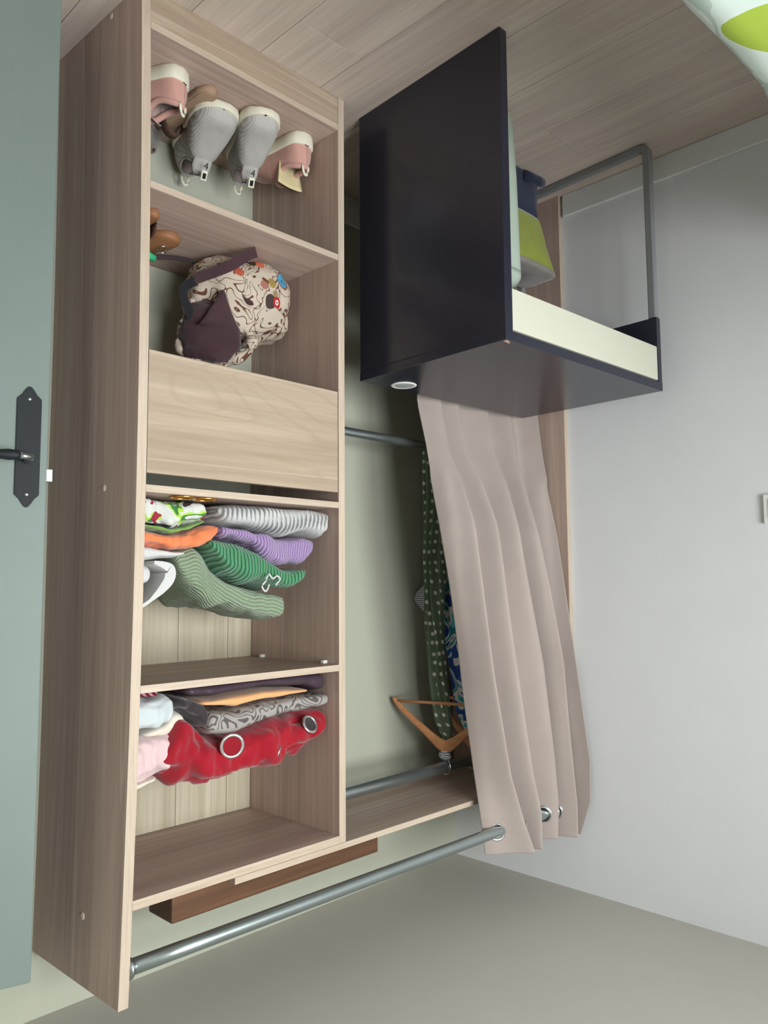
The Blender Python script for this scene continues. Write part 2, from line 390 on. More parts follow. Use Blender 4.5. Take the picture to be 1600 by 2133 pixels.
def cloth(name, lo, hi, yf, yb, mat, parent=None, wr=.006, ws=11, ribs=0, ribamp=.0022, layers=0, power=4.0, n=90, m=44, seed=0, endr=.014, uv=True, lean=0, skew=0):
    """a folded or crumpled garment: lo/hi = [(x,z)] curves of its underside and top; front at y=yf, back at y=yb"""
    lo = sorted(lo); hi = sorted(hi); x0 = max(lo[0][0], hi[0][0]) if False else min(lo[0][0], hi[0][0]); x1 = max(lo[-1][0], hi[-1][0])
    if ribs: n = max(n, int((x1 - x0) / ribs * 8))
    rs = []
    for i in range(n):
        s = i / (n - 1); x = x0 + (x1 - x0) * s
        a, b = smooth_interp(lo, x), smooth_interp(hi, x)
        b = max(b, a + .006)
        d = min(x - x0, x1 - x); e = 1.0
        if d < endr: e = max(.12, math.sqrt(max(0, 1 - (1 - d / endr) ** 2)))
        hz = (b - a) / 2 * e; zc = (a + b) / 2; hy = (yb - yf) / 2 - (1 - e) * .02; yc = (yf + yb) / 2
        ring = []
        for k in range(m):
            t = 2 * PI * k / m - PI / 2
            c, sn = math.cos(t), math.sin(t); pw = 2 / power
            y = -hy * math.copysign(abs(c) ** pw, c); z = hz * math.copysign(abs(sn) ** pw, sn)
            p = Vector((x, yc + y + lean * z, zc + z))
            nd = Vector((0, -c, sn * 1.0)).normalized()
            q = p * ws + Vector((seed * 7.3, seed * 3.1, seed * 1.7))
            dis = wr * (noise.noise(q) + .5 * noise.noise(q * 2.3)) + wr * 1.8 * (abs(noise.noise(q * 1.4 + Vector((9, 4, 2)))) - .3) + wr * .6 * abs(noise.noise(q * 3.1 + Vector((2, 8, 5))))
            if ribs: dis += ribamp * math.sin(2 * PI * (x + skew * z) / ribs)
            if layers:
                fz = (z / max(hz, 1e-4) + 1) / 2
                ph = (fz * layers) % 1.0; g = min(ph, 1 - ph) * (hz * 2) / layers
                if c > .2: dis -= .009 * math.exp(-(g / .004) ** 2) * min(1, c * 2)
            sc = .35 if sn < -.6 else 1.0
            ring.append(p + nd * dis * e * sc)
        rs.append(ring)
    return rings(name, rs, mat, parent, uv=uv)

# ================================================================== THE ROOM
RX, ZC, YB = 2.75, 2.2573, .02
fl = struct(box('floor', -.1, RX, WY, .12, -.06, -.012, plain('subfloor', srgb(90, 80, 70)), bev=0))
pw_, pl_ = .193, 1.285
k = 0
x = 1.16 - 7 * pw_
while x < RX:
    y = -.745 - ((k * .47) % 1.0) * pl_ if k else -.745
    y -= 3 * pl_
    xa, xb = max(x, -.0), min(x + pw_, RX)
    while y < YB:
        ya, yb_ = max(y, WY), min(y + pl_, YB + .09)
        if yb_ - ya > .02 and xb - xa > .01:
            o = box('plank', xa + .0006, xb - .0006, ya + .0006, yb_ - .0006, -.012, 0, M['floor'], fl, bev=.0008)
        y += pl_
    x += pw_; k += 1
struct(box('wall_left', -.1, 0, WY - .1, YB + .1, 0, ZC, M['wall'], bev=0))
bm = bmesh.new()
DX0, DX1, DZ = 1.60, 2.34, 2.07
bbox(bm, 0, DX0, YB, YB + .1, 0, ZC); bbox(bm, DX1, RX, YB, YB + .1, 0, ZC); bbox(bm, DX0, DX1, YB, YB + .1, DZ, ZC)
struct(bmobj('wall_back', bm, M['wallb']))
struct(box('wall_right', RX, RX + .1, WY - .1, YB + .1, 0, ZC, plain('bright_white_wall_paint', srgb(242, 240, 236), .85, .2, vary=.01), bev=0))
bm = bmesh.new()
bbox(bm, 0, WX0, WY - .1, WY, 0, ZC); bbox(bm, WX1, RX, WY - .1, WY, 0, ZC)
bbox(bm, WX0, WX1, WY - .1, WY, 0, WZ0); bbox(bm, WX0, WX1, WY - .1, WY, WZ1, ZC)
struct(bmobj('wall_front', bm, plain('front_wall_paint', srgb(240, 238, 234), .85, .2, vary=.01)))
struct(box('ceiling', -.1, RX + .1, WY - .1, YB + .1, ZC, ZC + .1, M['ceil'], bev=0))
bm = bmesh.new()     # the hall behind the door
bbox(bm, DX0 - .5, DX0 - .42, YB + .1, 1.2, 0, ZC); bbox(bm, DX1 + .42, DX1 + .5, YB + .1, 1.2, 0, ZC)
bbox(bm, DX0 - .5, DX1 + .5, 1.12, 1.2, 0, ZC); bbox(bm, DX0 - .5, DX1 + .5, YB + .1, 1.2, ZC, ZC + .08); bbox(bm, DX0 - .5, DX1 + .5, YB + .1, 1.2, -.08, 0)
struct(bmobj('wall_hall', bm, M['hall']))
# baseboards
def base(name, x0, x1, y0, y1, h=.075):
    return struct(box(name, x0, x1, y0, y1, 0, h, M['base'], bev=.003))
base('baseboard_left', 0, .012, WY, -.495); base('baseboard_back', .02, .884, YB - .012, YB, .1)
base('baseboard_right', RX - .012, RX, WY, YB); base('baseboard_front', 0, RX, WY, WY + .012)
# window behind the camera: frame, two sashes, panes
wf = bpy.data.objects.new('window_1', None); COL.objects.link(wf); wf.location = ((WX0 + WX1) / 2, WY - .05, WZ0); struct(wf)
bm = bmesh.new(); t = .05
for a in ((WX0, WX0 + t, WZ0, WZ1), (WX1 - t, WX1, WZ0, WZ1), (WX0, WX1, WZ0, WZ0 + t), (WX0, WX1, WZ1 - t, WZ1)):
    bbox(bm, a[0], a[1], WY - .08, WY - .01, a[2], a[3], .004)
xm = (WX0 + WX1) / 2; bbox(bm, xm - .05, xm + .05, WY - .075, WY - .015, WZ0, WZ1, .004)
bmobj('window_frame', bm, M['whitep'], wf)
g = N('window_glass', .02); g.t.nodes.remove(g.b)
tr = g.n('BsdfTransparent'); gl = g.n('BsdfGlossy'); gl.inputs['Roughness'].default_value = .02; fr = g.n('Fresnel'); mx = g.n('MixShader')
g.l(fr.outputs[0], mx.inputs[0]); g.l(tr.outputs[0], mx.inputs[1]); g.l(gl.outputs[0], mx.inputs[2]); g.l(mx.outputs[0], g.t.nodes['Material Output'].inputs[0])
for a, b in ((WX0 + t, xm - .05), (xm + .05, WX1 - t)): box('window_pane', a, b, WY - .047, WY - .043, WZ0 + t, WZ1 - t, g.m, wf, bev=0)
box('window_sill', WX0 - .05, WX1 + .05, WY - .02, WY + .05, WZ0 - .03, WZ0, M['whitep'], wf, bev=.004)

# door: opened a little into the room, hinged on the right
fe = Vector((1.600, -.246, 0)); d = Vector((.963, .268, 0)).normalized(); nn = Vector((d.y, -d.x, 0))
TD = Matrix(((d.x, nn.x, 0, fe.x), (d.y, nn.y, 0, fe.y), (0, 0, 1, 0), (0, 0, 0, 1)))   # local x along the leaf, y towards the room
dr = bpy.data.objects.new('door_1', None); COL.objects.link(dr); dr.location = fe; struct(dr)
box('door_leaf', 0, .715, -.04, 0, .012, 2.05, M['door'], dr, bev=.002, T=TD)
def opoly(cx, w_, za, zb):
    h = w_ / 2; L = []
    prof = [(h, .0), (h * .98, .004), (h * .62, .012), (h * .36, .022), (h * .14, .028), (0, .029)]
    for a, b in prof: L.append((cx + a, zb - .029 + b))
    for a, b in prof[::-1][1:]: L.append((cx - a, zb - .029 + b))
    for a, b in prof: L.append((cx - a, za + .029 - b))
    for a, b in prof[::-1][1:]: L.append((cx + a, za + .029 - b))
    return L
TP = TD @ Matrix(((1, 0, 0, 0), (0, 0, 1, 0), (0, 1, 0, 0), (0, 0, 0, 1)))
plate = prism('handle_plate', opoly(.0365, .046, .895, 1.14), TP, .004, M['iron'], dr, bev=.0012)
plate['label'] = 'black iron handle plate with pointed ends'
def dloc(x, y, z): return TD @ Vector((x, y, z))
for z in (.921, 1.114):
    o = tube('screw', [dloc(.0365, .003, z), dloc(.0365, .0058, z), dloc(.0365, .0064, z)], [.004, .004, .002], M['steel'], plate, 10)
lev = tube('door_handle', [dloc(.0365, .002, 1.044), dloc(.0365, .02, 1.044), dloc(.0365, .038, 1.044), dloc(.040, .046, 1.044), dloc(.048, .049, 1.044), dloc(.055, .05, 1.043)],
           [.010, .009, .008, .0075, .0065, .006], M['steel'], dr, 14)
lg = tube('grip', [dloc(.055, .05, 1.043), dloc(.057, .05, 1.043), dloc(.062, .05, 1.043), dloc(.075, .049, 1.043), dloc(.095, .048, 1.043), dloc(.13, .046, 1.042), dloc(.138, .046, 1.042)],
          [.006, .0085, .0095, .011, .0085, .009, .004], M['iron'], lev, 14)
box('latch', -.013, .004, -.034, -.014, 1.058, 1.084, M['steel'], dr, bev=.001, T=TD)
bm = bmesh.new()
for a in ((DX0 - .05, DX0, 0, DZ + .05), (DX1, DX1 + .05, 0, DZ + .05), (DX0, DX1, DZ, DZ + .05)): bbox(bm, a[0], a[1], YB - .016, YB, a[2], a[3], .003)
struct(bmobj('trim_door', bm, M['frame']))

# light switch at the edge of the frame
sw = empty('light_switch', (0, -1.14, 1.1), 'small white light switch on the white left wall', 'switch')
box('switch_plate', 0, .009, -1.165, -1.085, 1.062, 1.142, M['whitep'], sw, bev=.003)
box('rocker', .009, .0125, -1.148, -1.102, 1.075, 1.129, M['whitep'], sw, bev=.001)

# ================================================================== THE WARDROBE
YF = -.3593; T_ = .021
XP0, XP1 = .884, .905          # partition
XR = 1.443
def bow(z): return XR + .0123 * (z - 1) ** 2
wd = empty('open_wardrobe', (.74, -.17, 0), 'tall open wardrobe of grey oak laminate with shelf column and hanging bay', 'wardrobe')
def panel(name, fx, y0, y1, z0, z1, th, mat, yskew=None, n=24):
    """upright board whose inner face follows x = fx(z); yskew(z, frac) shifts it at the back"""
    vs = []; fs = []
    for i in range(n + 1):
        z = z0 + (z1 - z0) * i / n
        for (dx, fy) in ((0, 0), (th, 0), (th, 1), (0, 1)):
            vs.append((fx(z) + dx + (yskew(z) * fy if yskew else 0), y0 + (y1 - y0) * fy, z))
    for i in range(n):
        for j in range(4):
            k = (j + 1) % 4; fs.append((i * 4 + j, i * 4 + k, i * 4 + 4 + k, i * 4 + 4 + j))
    fs.append((3, 2, 1, 0)); fs.append((n * 4, n * 4 + 1, n * 4 + 2, n * 4 + 3))
    return mesh(name, vs, fs, mat, wd)
sk = lambda z: interp([(0, .016), (1.05, .023), (2.11, .011)], z)
p = panel('side_panel', bow, YF + .002, YB, 0, 2.108, T_, M['wood_z'], sk)
e = panel('edge_band', bow, YF, YF + .002, 0, 2.1083, T_, M['edge']); e.parent = p; e.matrix_parent_inverse = (Matrix.Translation(wd.location)).inverted() @ Matrix.Identity(4) if False else parent_world(p).inverted()
def capdot(y, z):
    xo = bow(z) + T_ + sk(z) * (y - YF) / (YB - YF)
    o = tube('screw_cap', [(xo - .001, y, z), (xo + .0012, y, z), (xo + .0018, y, z)], [.0075, .0075, .005], M['cap'], p, 16)
for y, z in ((-.231, .012), (-.233, 1.087), (-.205, 1.974)): capdot(y, z)
q = box('side_panel', XP0, XP1, YF + .002, YB, 0, 1.9307, M['wood_z'], wd, bev=.0006); box('edge_band', XP0, XP1, YF, YF + .002, 0, 1.9307, M['edge'], q, bev=.0005)
q = box('side_panel', .0005, .019, -.483, YB - .013, 0, 1.932, M['wood_z'], wd, bev=.0006); box('edge_band', .0005, .019, -.485, -.483, 0, 1.932, M['edge'], q, bev=.0005)
def shelf(name, z0, z1, inset=0):
    xr = bow((z0 + z1) / 2)
    s = box(name, XP1 + .0005, xr - .0005, YF + .002 + inset, YB - .012 if z0 > 1.05 else YB, z0, z1, M['wood_x'], wd, bev=.0006)
    box('edge_band', XP1 + .0005, xr - .0005, YF + inset, YF + .002 + inset, z0, z1, M['edge_x'], s, bev=.0005); return s
shelf('bottom_shelf', .076, .092); box('plinth', XP1 + .0005, bow(.03) - .0005, YF + .0005, YF + .016, 0, .0755, M['drawer_wood'], wd, bev=.001)
shelf('shelf', .4345, .4502); shelf('shelf', 1.0882, 1.1036); s3 = shelf('shelf', 1.4974, 1.513); shelf('top_shelf', 1.9121, 1.9307)
for (xx, yy) in ((XP1 + .006, -.31), (XP1 + .006, -.05)): box('shelf_pin', XP1, XP1 + .014, yy - .006, yy + .006, 1.4885, 1.4972, M['whitep'], wd, bev=.002)
dw = box('drawer_front', XP1 + .002, bow(.93) - .002, YF + .001, YF + .018, .8021, 1.0634, M['drawer_wood'], wd, bev=.001)
bm = bmesh.new(); bbox(bm, XP1 + .013, XP1 + .026, YF + .018, -.02, .815, .985); bbox(bm, bow(.9) - .026, bow(.9) - .013, YF + .018, -.02, .815, .985)
bbox(bm, XP1 + .013, bow(.9) - .013, -.03, -.018, .815, .985); bbox(bm, XP1 + .013, bow(.9) - .013, YF + .018, -.02, .805, .815)
bmobj('drawer_box', bm, M['wood_x'], dw)
# back planks behind the two upper compartments
x = XP1; bw = .155
for (xa, xb) in ((XP1 + .001, .985), (.985, 1.14), (1.14, 1.295), (1.295, 1.462)):
    for (za, zb) in ((1.1036, 1.4974), (1.513, 1.9121)):
        box('back_plank', xa + .0006, xb - .0006, YB - .012, YB - .0015, za, zb, M['back_wood'], wd, bev=.0012)
# long top board over the hanging bay, lapping over half of the column
tb = box('top_board', .0005, 1.211, YF + .004, YB, 1.9322, 1.9465, M['wood_x'], wd, bev=.0006); box('edge_band', .0005, 1.211, YF + .002, YF + .004, 1.9322, 1.9465, M['edge_x'], tb, bev=.0004)

# dark beam lying on top
BT = Matrix.Translation((1.0, -.21, 0)) @ Matrix.Rotation(0, 4, 'Z')
bmo = box('wooden_beam', .690, 1.318, -.279, -.18, 1.9468, 2.020, M['beam'], None, bev=.004)
tag(bmo, 'dark stained wooden beam lying on top of the wardrobe', 'beam')

# rods
def rodp(x): return Vector((x, -.345 - (1.451 - x) * .0769, 2.042 - .029 * (1.451 - x)))
ra, rb = rodp(bow(2.05) - .001), rodp(.001)
cr = empty('curtain_rod', rodp(.7), 'long shiny steel curtain rod in front of the wardrobe top', 'rod')
tube('rod_tube', [ra.lerp(rb, i / 8) for i in range(9)], .0155, M['railm'], cr, 24)
for pt, s in ((ra, -1), (rb, 1)): tube('end_socket', [pt, pt + Vector((s * .006, 0, 0)), pt + Vector((s * .012, 0, 0))], [.023, .022, .0165], M['steel'], cr, 20)
def rail(name, y, z, r, label):
    o = empty(name, (.45, y, z), label, 'rail')
    tube('rail_tube', [(.0195 + (XP0 - .02) * i / 6, y, z) for i in range(7)], r, M['railm'], o, 24)
    for xx, s in ((XP0 - .0003, -1), (.0193, 1)): tube('end_socket', [(xx, y, z), (xx + s * .005, y, z), (xx + s * .01, y, z)], [r + .008, r + .007, r + .001], M['steel'], o, 20)
rail('clothes_rail', -.18, 1.878, .018, 'upper steel clothes rail just under the wardrobe top board, holding hangers')
rail('clothes_rail', -.19, .857, .0135, 'lower thin steel clothes rail across the hanging bay behind the desk')

# ================================================================== CURTAIN
ct = empty('curtain', (.25, -.45, .05), 'taupe eyelet curtain drawn aside in front of the hanging bay', 'curtain')
# plan of the folds at five heights, from the free edge to the wall: ridge and valley by turns
FOLDS = [
 (.04, [(.50, -.27), (.43, -.305), (.41, -.262), (.35, -.305), (.31, -.265), (.215, -.312), (.17, -.27), (.10, -.312), (.075, -.29), (.035, -.33)]),
 (.75, [(.503, -.272), (.44, -.315), (.42, -.268), (.36, -.315), (.31, -.272), (.215, -.320), (.17, -.278), (.105, -.326), (.072, -.33), (.035, -.395)]),
 (.88, [(.503, -.305), (.445, -.345), (.42, -.290), (.357, -.345), (.31, -.292), (.217, -.350), (.173, -.298), (.108, -.356), (.075, -.34), (.034, -.41)]),
 (1.13, [(.50, -.352), (.455, -.440), (.41, -.350), (.345, -.440), (.295, -.352), (.228, -.445), (.178, -.360), (.125, -.452), (.085, -.375), (.03, -.455)]),
 (1.55, [(.43, -.360), (.415, -.476), (.365, -.370), (.300, -.480), (.235, -.374), (.128, -.465), (.100, -.385), (.062, -.490), (.045, -.42), (.028, -.51)]),
 (1.85, [(.385, -.365), (.345, -.478), (.315, -.378), (.245, -.488), (.200, -.380), (.088, -.475), (.084, -.395), (.052, -.505), (.038, -.44), (.028, -.55)]),
 (1.97, [(.392, -.390), (.308, -.492), (.290, -.385), (.232, -.508), (.200, -.375), (.100, -.492), (.095, -.398), (.060, -.520), (.042, -.44), (.028, -.545)]),
 (2.09, [(.380, -.395), (.262, -.505), (.258, -.395), (.228, -.505), (.205, -.375), (.112, -.492), (.105, -.402), (.070, -.525), (.045, -.43), (.030, -.500)]),
]
def soften(L, k, times=2):
    for _ in range(times):
        L = [tuple(sum(L[min(len(L) - 1, max(0, i + d))][c] for d in range(-min(k, i, len(L) - 1 - i), min(k, i, len(L) - 1 - i) + 1)) / (2 * min(k, i, len(L) - 1 - i) + 1) for c in (0, 1)) for i in range(len(L))]
    return L
FC = [(z, soften(catmull(P, 301), 6)) for z, P in FOLDS]
def cpoint(s, z):
    i = s * 300; i0 = min(299, int(i)); f = i - i0
    def at(P): return tuple(a + (b - a) * f for a, b in zip(P[i0], P[i0 + 1]))
    if z <= FC[0][0]: x, y = at(FC[0][1])
    else:
        for (za, A), (zb_, B) in zip(FC, FC[1:]):
            if z <= zb_ or zb_ == FC[-1][0]:
                t = (z - za) / (zb_ - za); t = min(1.05, t); pa, pb = at(A), at(B)
                x, y = pa[0] + (pb[0] - pa[0]) * t, pa[1] + (pb[1] - pa[1]) * t; break
    k = .004 if z > .95 else .0015
    y += (.0065 if z > .98 else .001) * math.sin(s * 62 + 3 * noise.noise(Vector((z * 1.1, 5, 2))) + z * 2.2)
    return Vector((max(.022, x + k * noise.noise(Vector((s * 11, z * 3, 4)))), y + k * 1.6 * noise.noise(Vector((s * 14, z * 2.4, 1.3))), z))
ns, zs = 300, []
z = .04
while z < 1.93: zs.append(z); z += .027
while z < 2.076: zs.append(z); z += .0045
G = []   # eyelets sit where the folds cross the rod
vs = [[cpoint(i / ns, z) for i in range(ns + 1)] for z in zs]
zr = 2.04
row = min(range(len(zs)), key=lambda k: abs(zs[k] - 2.008))
prev = None
for i in range(ns + 1):
    pnt = vs[row][i]; dlt = pnt.y - rodp(pnt.x).y
    if prev is not None and prev * dlt < 0 and 3 < i < ns - 2:
        a_, b_ = vs[row][max(0, i - 4)], vs[row][min(ns, i + 4)]; tg = (b_ - a_).normalized()
        G.append((Vector((pnt.x, rodp(pnt.x).y, rodp(pnt.x).z)), Vector((tg.y, -tg.x, 0))))
    prev = dlt
flat = [p for r in vs for p in r]; fs = []
for a in range(len(zs) - 1):
    for i in range(ns):
        qd = (a * (ns + 1) + i, a * (ns + 1) + i + 1, (a + 1) * (ns + 1) + i + 1, (a + 1) * (ns + 1) + i)
        c_ = sum((flat[k] for k in qd), Vector()) / 4
        if any((c_ - g_[0]).length < .0225 for g_ in G): continue
        fs.append(qd)
cc = mesh('curtain_cloth', flat, fs, M['curtain'], ct, True)
sm = cc.modifiers.new('thick', 'SOLIDIFY'); sm.thickness = .0016; sm.offset = 0
for c_, nv in G: torus('eyelet', c_, nv, .0235, .0042, M['chrome'], ct, flat=.7)

# ================================================================== HANGING CLOTHES
def hanger(x, yc, label, zt=1.878, turn=0.0, sc=.87):
    h = empty('coat_hanger', (x, yc, zt - .05), label, 'hanger', )
    top = zt + .018
    hk = [(x, yc + .018 * math.cos(a) * 1.15, zt + .0215 * math.sin(a) + .002) for a in [i * PI / 8 for i in range(-1, 9)]]
    hk += [(x, yc - .018, zt - .012), (x, yc - .006, zt - .03), (x, yc, zt - .05), (x, yc, zt - .068)]
    tube('hook', hk, .0018, M['chrome'], h, 8)
    for s in (1, -1):
        pts = [(x, yc + s * (-.004), zt - .060), (x, yc + s * .03, zt - .075), (x, yc + s * .09, zt - .115), (x, yc + s * .15, zt - .155), (x, yc + s * .195, zt - .19), (x, yc + s * .207, zt - .208)]
        pts = catmull(pts, 16); hh = [.019, .021, .02, .018, .016, .014, .013, .012, .0115, .011, .011, .0105, .010, .010, .0095, .006]
        rs = []
        for i, p_ in enumerate(pts):
            t, u, v = frame_at(pts, i)
            rs.append([Vector(p_) + Vector((1, 0, 0)) * math.cos(a) * .006 + v * math.sin(a) * hh[i] for a in [2 * PI * k / 12 for k in range(12)]])
        rings('hanger_arm', rs, M['hwood'], h)
    _b = tube('trouser_bar', [(x, yc - .197, zt - .197), (x, yc, zt - .198), (x, yc + .197, zt - .197)], .005, M['hwood'], h, 10)
    Q = Matrix.Translation((x, yc, zt)) @ Matrix.Rotation(turn, 4, 'Z') @ Matrix.Diagonal((1, sc, 1, 1)) @ Matrix.Translation((-x, -yc, -zt))
    for c in h.children:
        if c.name.split('.')[0] != 'hook': c.data.transform(Q)
    return h
hanger(.285, -.180, 'bare wooden coat hanger nearest the camera, in front of the dotted dress', turn=-.30)
hanger(.165, -.19, 'wooden coat hanger behind the bare one, half hidden by the curtain', turn=-.05, sc=.72)
def dress(name, x, tab, mat, label, cat, pleats=9, seed=1, n=70, m=96, parent=None):
    """tab = [(z, y_front, y_back, half_thickness)] from top to hem"""
    rs = []
    for i in range(n):
        z = tab[0][0] + (tab[-1][0] - tab[0][0]) * i / (n - 1)
        T2 = [(-a[0], a[1]) for a in tab]; y0 = interp(T2, -z); y1 = interp([(-a[0], a[2]) for a in tab], -z); th = interp([(-a[0], a[3]) for a in tab], -z)
        ring = []; f = i / (n - 1)
        for k in range(m):
            a = 2 * PI * k / m; yy = (y0 + y1) / 2 + (y1 - y0) / 2 * math.cos(a)
            wv = math.sin(pleats * a + seed + 1.5 * noise.noise(Vector((f * 3, seed, a)))) * (.10 + .45 * min(1, f * 2))
            wz = noise.noise(Vector((math.cos(a) * 2, z * 5, seed * 3.3))) * .012
            xx = x + th * math.sin(a) * (1 + wv) + wz * math.sin(a)
            ring.append((xx, yy + wz * .6, z + .012 * noise.noise(Vector((a, seed, 2))) * f))
        rs.append(ring)
    return tag(rings(name, rs, mat, parent, uv=True), label, cat)
def fix_uv_dress(o):  # metres: around, down
    ul = o.data.uv_layers[0]
    for lp in o.data.loops:
        u, v = ul.data[lp.index].uv; ul.data[lp.index].uv = (v, u)
dd = dress('dotted_dress', .250, [(1.815, -.190, -.150, .008), (1.74, -.180, -.105, .016), (1.60, -.156, -.096, .022), (1.43, -.146, -.086, .025), (1.19, -.155, -.084, .028), (.90, -.175, -.088, .028), (.62, -.18, -.09, .028)],
           dotmat(), 'long green polka dot dress hanging in the wardrobe beside the curtain', 'dress', seed=2)
bd = dress('leaf_print_dress', .178, [(1.80, -.26, -.19, .008), (1.72, -.32, -.14, .014), (1.5, -.335, -.10, .020), (1.16, -.34, -.05, .022), (1.13, -.34, -.05, .022)],
           floralblue(), 'blue and turquoise leaf print dress hanging behind the dotted one', 'dress', seed=5)
sb = dress('striped_blouse', .222, [(1.44, -.12, -.085, .006), (1.40, -.12, -.050, .006), (1.362, -.12, -.004, .005), (1.352, -.12, .004, .004), (1.33, -.12, -.006, .005), (1.305, -.12, -.04, .006), (1.29, -.12, -.09, .006)],
           stripes(), 'grey and white striped blouse, one corner poking out beside the dotted dress', 'blouse', seed=8, pleats=4)
kn = []
for i in range(10):
    f = i / 9; kn.append([Vector((.285 + .013 * math.sin(f * PI) ** .5 * math.cos(a) + .003 * noise.noise(Vector((i, a, 3))), -.178 + .024 * math.sin(f * PI) ** .5 * math.sin(a) * (1 + .25 * noise.noise(Vector((a, i * .7, 1)))), 1.826 + .032 * f)) for a in [2 * PI * k / 18 for k in range(18)]])
tag(rings('knotted_strap', kn, stripes(), None), 'small knotted grey and white cloth strap around the bare hanger hook', 'strap')

# ================================================================== DESK
th = .0448; dx, dy = .822, -.8266; W_, D_ = .7236, .4977
TK = Matrix.Translation((dx, dy, 0)) @ Matrix.Rotation(th, 4, 'Z')        # local x from -W to 0, y 0..D
dk = empty('desk', (dx - W_ / 2, dy + D_ / 2, 0), 'black brown desk with cream drawer, solid right side and grey metal left leg', 'desk')
box('desktop', -W_, 0, 0, D_, .726, .75, M['dark'], dk, bev=.0012, T=TK)
sp_ = box('side_panel', -.027, -.0005, .0005, D_ - .001, 0, .7255, M['dark'], dk, bev=.0012, T=TK)
box('apron_panel', -W_ + .0005, -W_ + .022, .0005, D_ - .002, .536, .7255, M['dark'], dk, bev=.0012, T=TK)
dr_ = box('drawer', -W_ + .024, -.0285, .001, .018, .624, .722, M['drawer'], dk, bev=.0015, T=TK); dr_['label'] = 'plain cream drawer front under the desktop'
bm = bmesh.new(); bbox(bm, -W_ + .04, -.045, .018, D_ - .05, .632, .64, 0, TK); bbox(bm, -W_ + .04, -W_ + .05, .018, D_ - .05, .64, .7, 0, TK); bbox(bm, -.055, -.045, .018, D_ - .05, .64, .7, 0, TK)
bmobj('drawer_box', bm, M['dark'], dr_)
box('back_rail', -W_ + .023, -.028, D_ - .018, D_ - .003, .60, .7255, M['dark'], dk, bev=.001, T=TK)
def lp(x, y, z): return TK @ Vector((x, y, z))
# bent flat-tube leg: up the front, along the floor, up the back
path = [(.014, .534)] + [(.014, .30), (.014, .06)]
for i in range(7):
    a = i / 6 * PI / 2; path.append((.014 + .026 - .026 * math.cos(a), .012 + .026 - .026 * math.sin(a)))
path += [(.25, .012)]
yb2 = D_ - .016
for i in range(7):
    a = i / 6 * PI / 2; path.append((yb2 - .026 + .026 * math.sin(a), .012 + .026 - .026 * math.cos(a)))
path += [(yb2, .06), (yb2, .30), (yb2, .534)]
pts = [lp(-W_ + .0115, y, z) for y, z in path]; rs = []
xa = (TK.to_3x3() @ Vector((1, 0, 0)))
for i, p_ in enumerate(pts):
    t, u, v = frame_at(pts, i); v = xa.cross(t).normalized(); hw, hh = .0100, .012
    rs.append([p_ + xa * a * hw + v * b * hh for a, b in ((-1, -.7), (-.7, -1), (.7, -1), (1, -.7), (1, .7), (.7, 1), (-.7, 1), (-1, .7))])
lg_ = rings('leg_frame', rs, M['greym'], dk, smooth=False); lg_['label'] = 'bent grey metal leg running along the floor'
# cable grommet in the top
gc = lp(-.145, D_ - .082, .75)
gc = Vector((.684, -.384, .75))
torus('cable_grommet', gc + Vector((0, 0, .0005)), (0, 0, 1), .0305, .0058, M['whitep'], dk, flat=.35)
g2 = tube('grommet_lid', [gc + Vector((0, 0, .0002)), gc + Vector((0, 0, .0012)), gc + Vector((0, 0, .0016))], [.028, .028, .026], plain('grey_plastic', srgb(168, 172, 172), .4), dk, 28)
chip = prism('chipped_corner', [(-.004, .004), (-.012, .003), (-.03, .012), (-.026, .016), (-.016, .013), (-.007, .014)], TK @ Matrix.Translation((-.001, .0, .7501)), .0002, plain('bare_chipboard', srgb(196, 160, 140), .8), dk)
chip['label'] = 'chipped corner showing bare board'

# storage bin and bag under the desk
bn = empty('storage_bin', (.64, -.52, 0), 'tall pale mint plastic bin with rounded lid under the desk', 'bin')
def rbox(name, x0, x1, y0, y1, zs_, mat, parent, rc=.05):
    rs = []
    for z, ins in zs_:
        r = max(.004, rc - ins * .3); ring = []
        for cx, cy, a0 in ((x1 - ins - r, y1 - ins - r, 0), (x0 + ins + r, y1 - ins - r, 1), (x0 + ins + r, y0 + ins + r, 2), (x1 - ins - r, y0 + ins + r, 3)):
            for i in range(7): a = (a0 + i / 6) * PI / 2; ring.append((cx + r * math.cos(a), cy + r * math.sin(a), z))
        rs.append(ring)
    return rings(name, rs, mat, parent)
rbox('bin_body', .497, .775, -.675, -.40, [(.0, .028), (.012, .016), (.03, .010), (.2, .004), (.46, .0), (.462, .002)], M['mint'], bn)
rbox('bin_lid', .496, .776, -.676, -.399, [(.463, .003), (.4635, .0), (.478, .001), (.492, .008), (.502, .02), (.508, .04), (.511, .07)], M['mint'], bn)
bg_ = empty('canvas_bag', (.2, -.47, 0), 'soft bag, lime above and navy below, standing under the desk', 'bag')
def bagring(z, x0, x1, y0, y1, k=0):
    ring = []
    for i in range(40):
        a = 2 * PI * i / 40; c, s = math.cos(a), math.sin(a)
        ring.append(((x0 + x1) / 2 + (x1 - x0) / 2 * math.copysign(abs(c) ** .35, c) + .006 * noise.noise(Vector((c * 3, s * 3, z * 12))), (y0 + y1) / 2 + (y1 - y0) / 2 * math.copysign(abs(s) ** .35, s) + .006 * noise.noise(Vector((c * 3, s * 3, z * 12 + 9))), z))
    return ring
rings('lower_half', [bagring(z, x0, .34, -.50, -.40) for z, x0 in ((.0, .165), (.01, .155), (.05, .152), (.10, .155), (.135, .152))], M['navy'], bg_)
fp = rings('folded_flap', [[Vector((.148 + .10 * a, -.508 - .012 * math.sin(b) , .012 + .018 * math.cos(b) + .012 * a)) for b in [2 * PI * k / 12 for k in range(12)]] for a in (0, .3, .6, 1)], M['navy'], bg_)
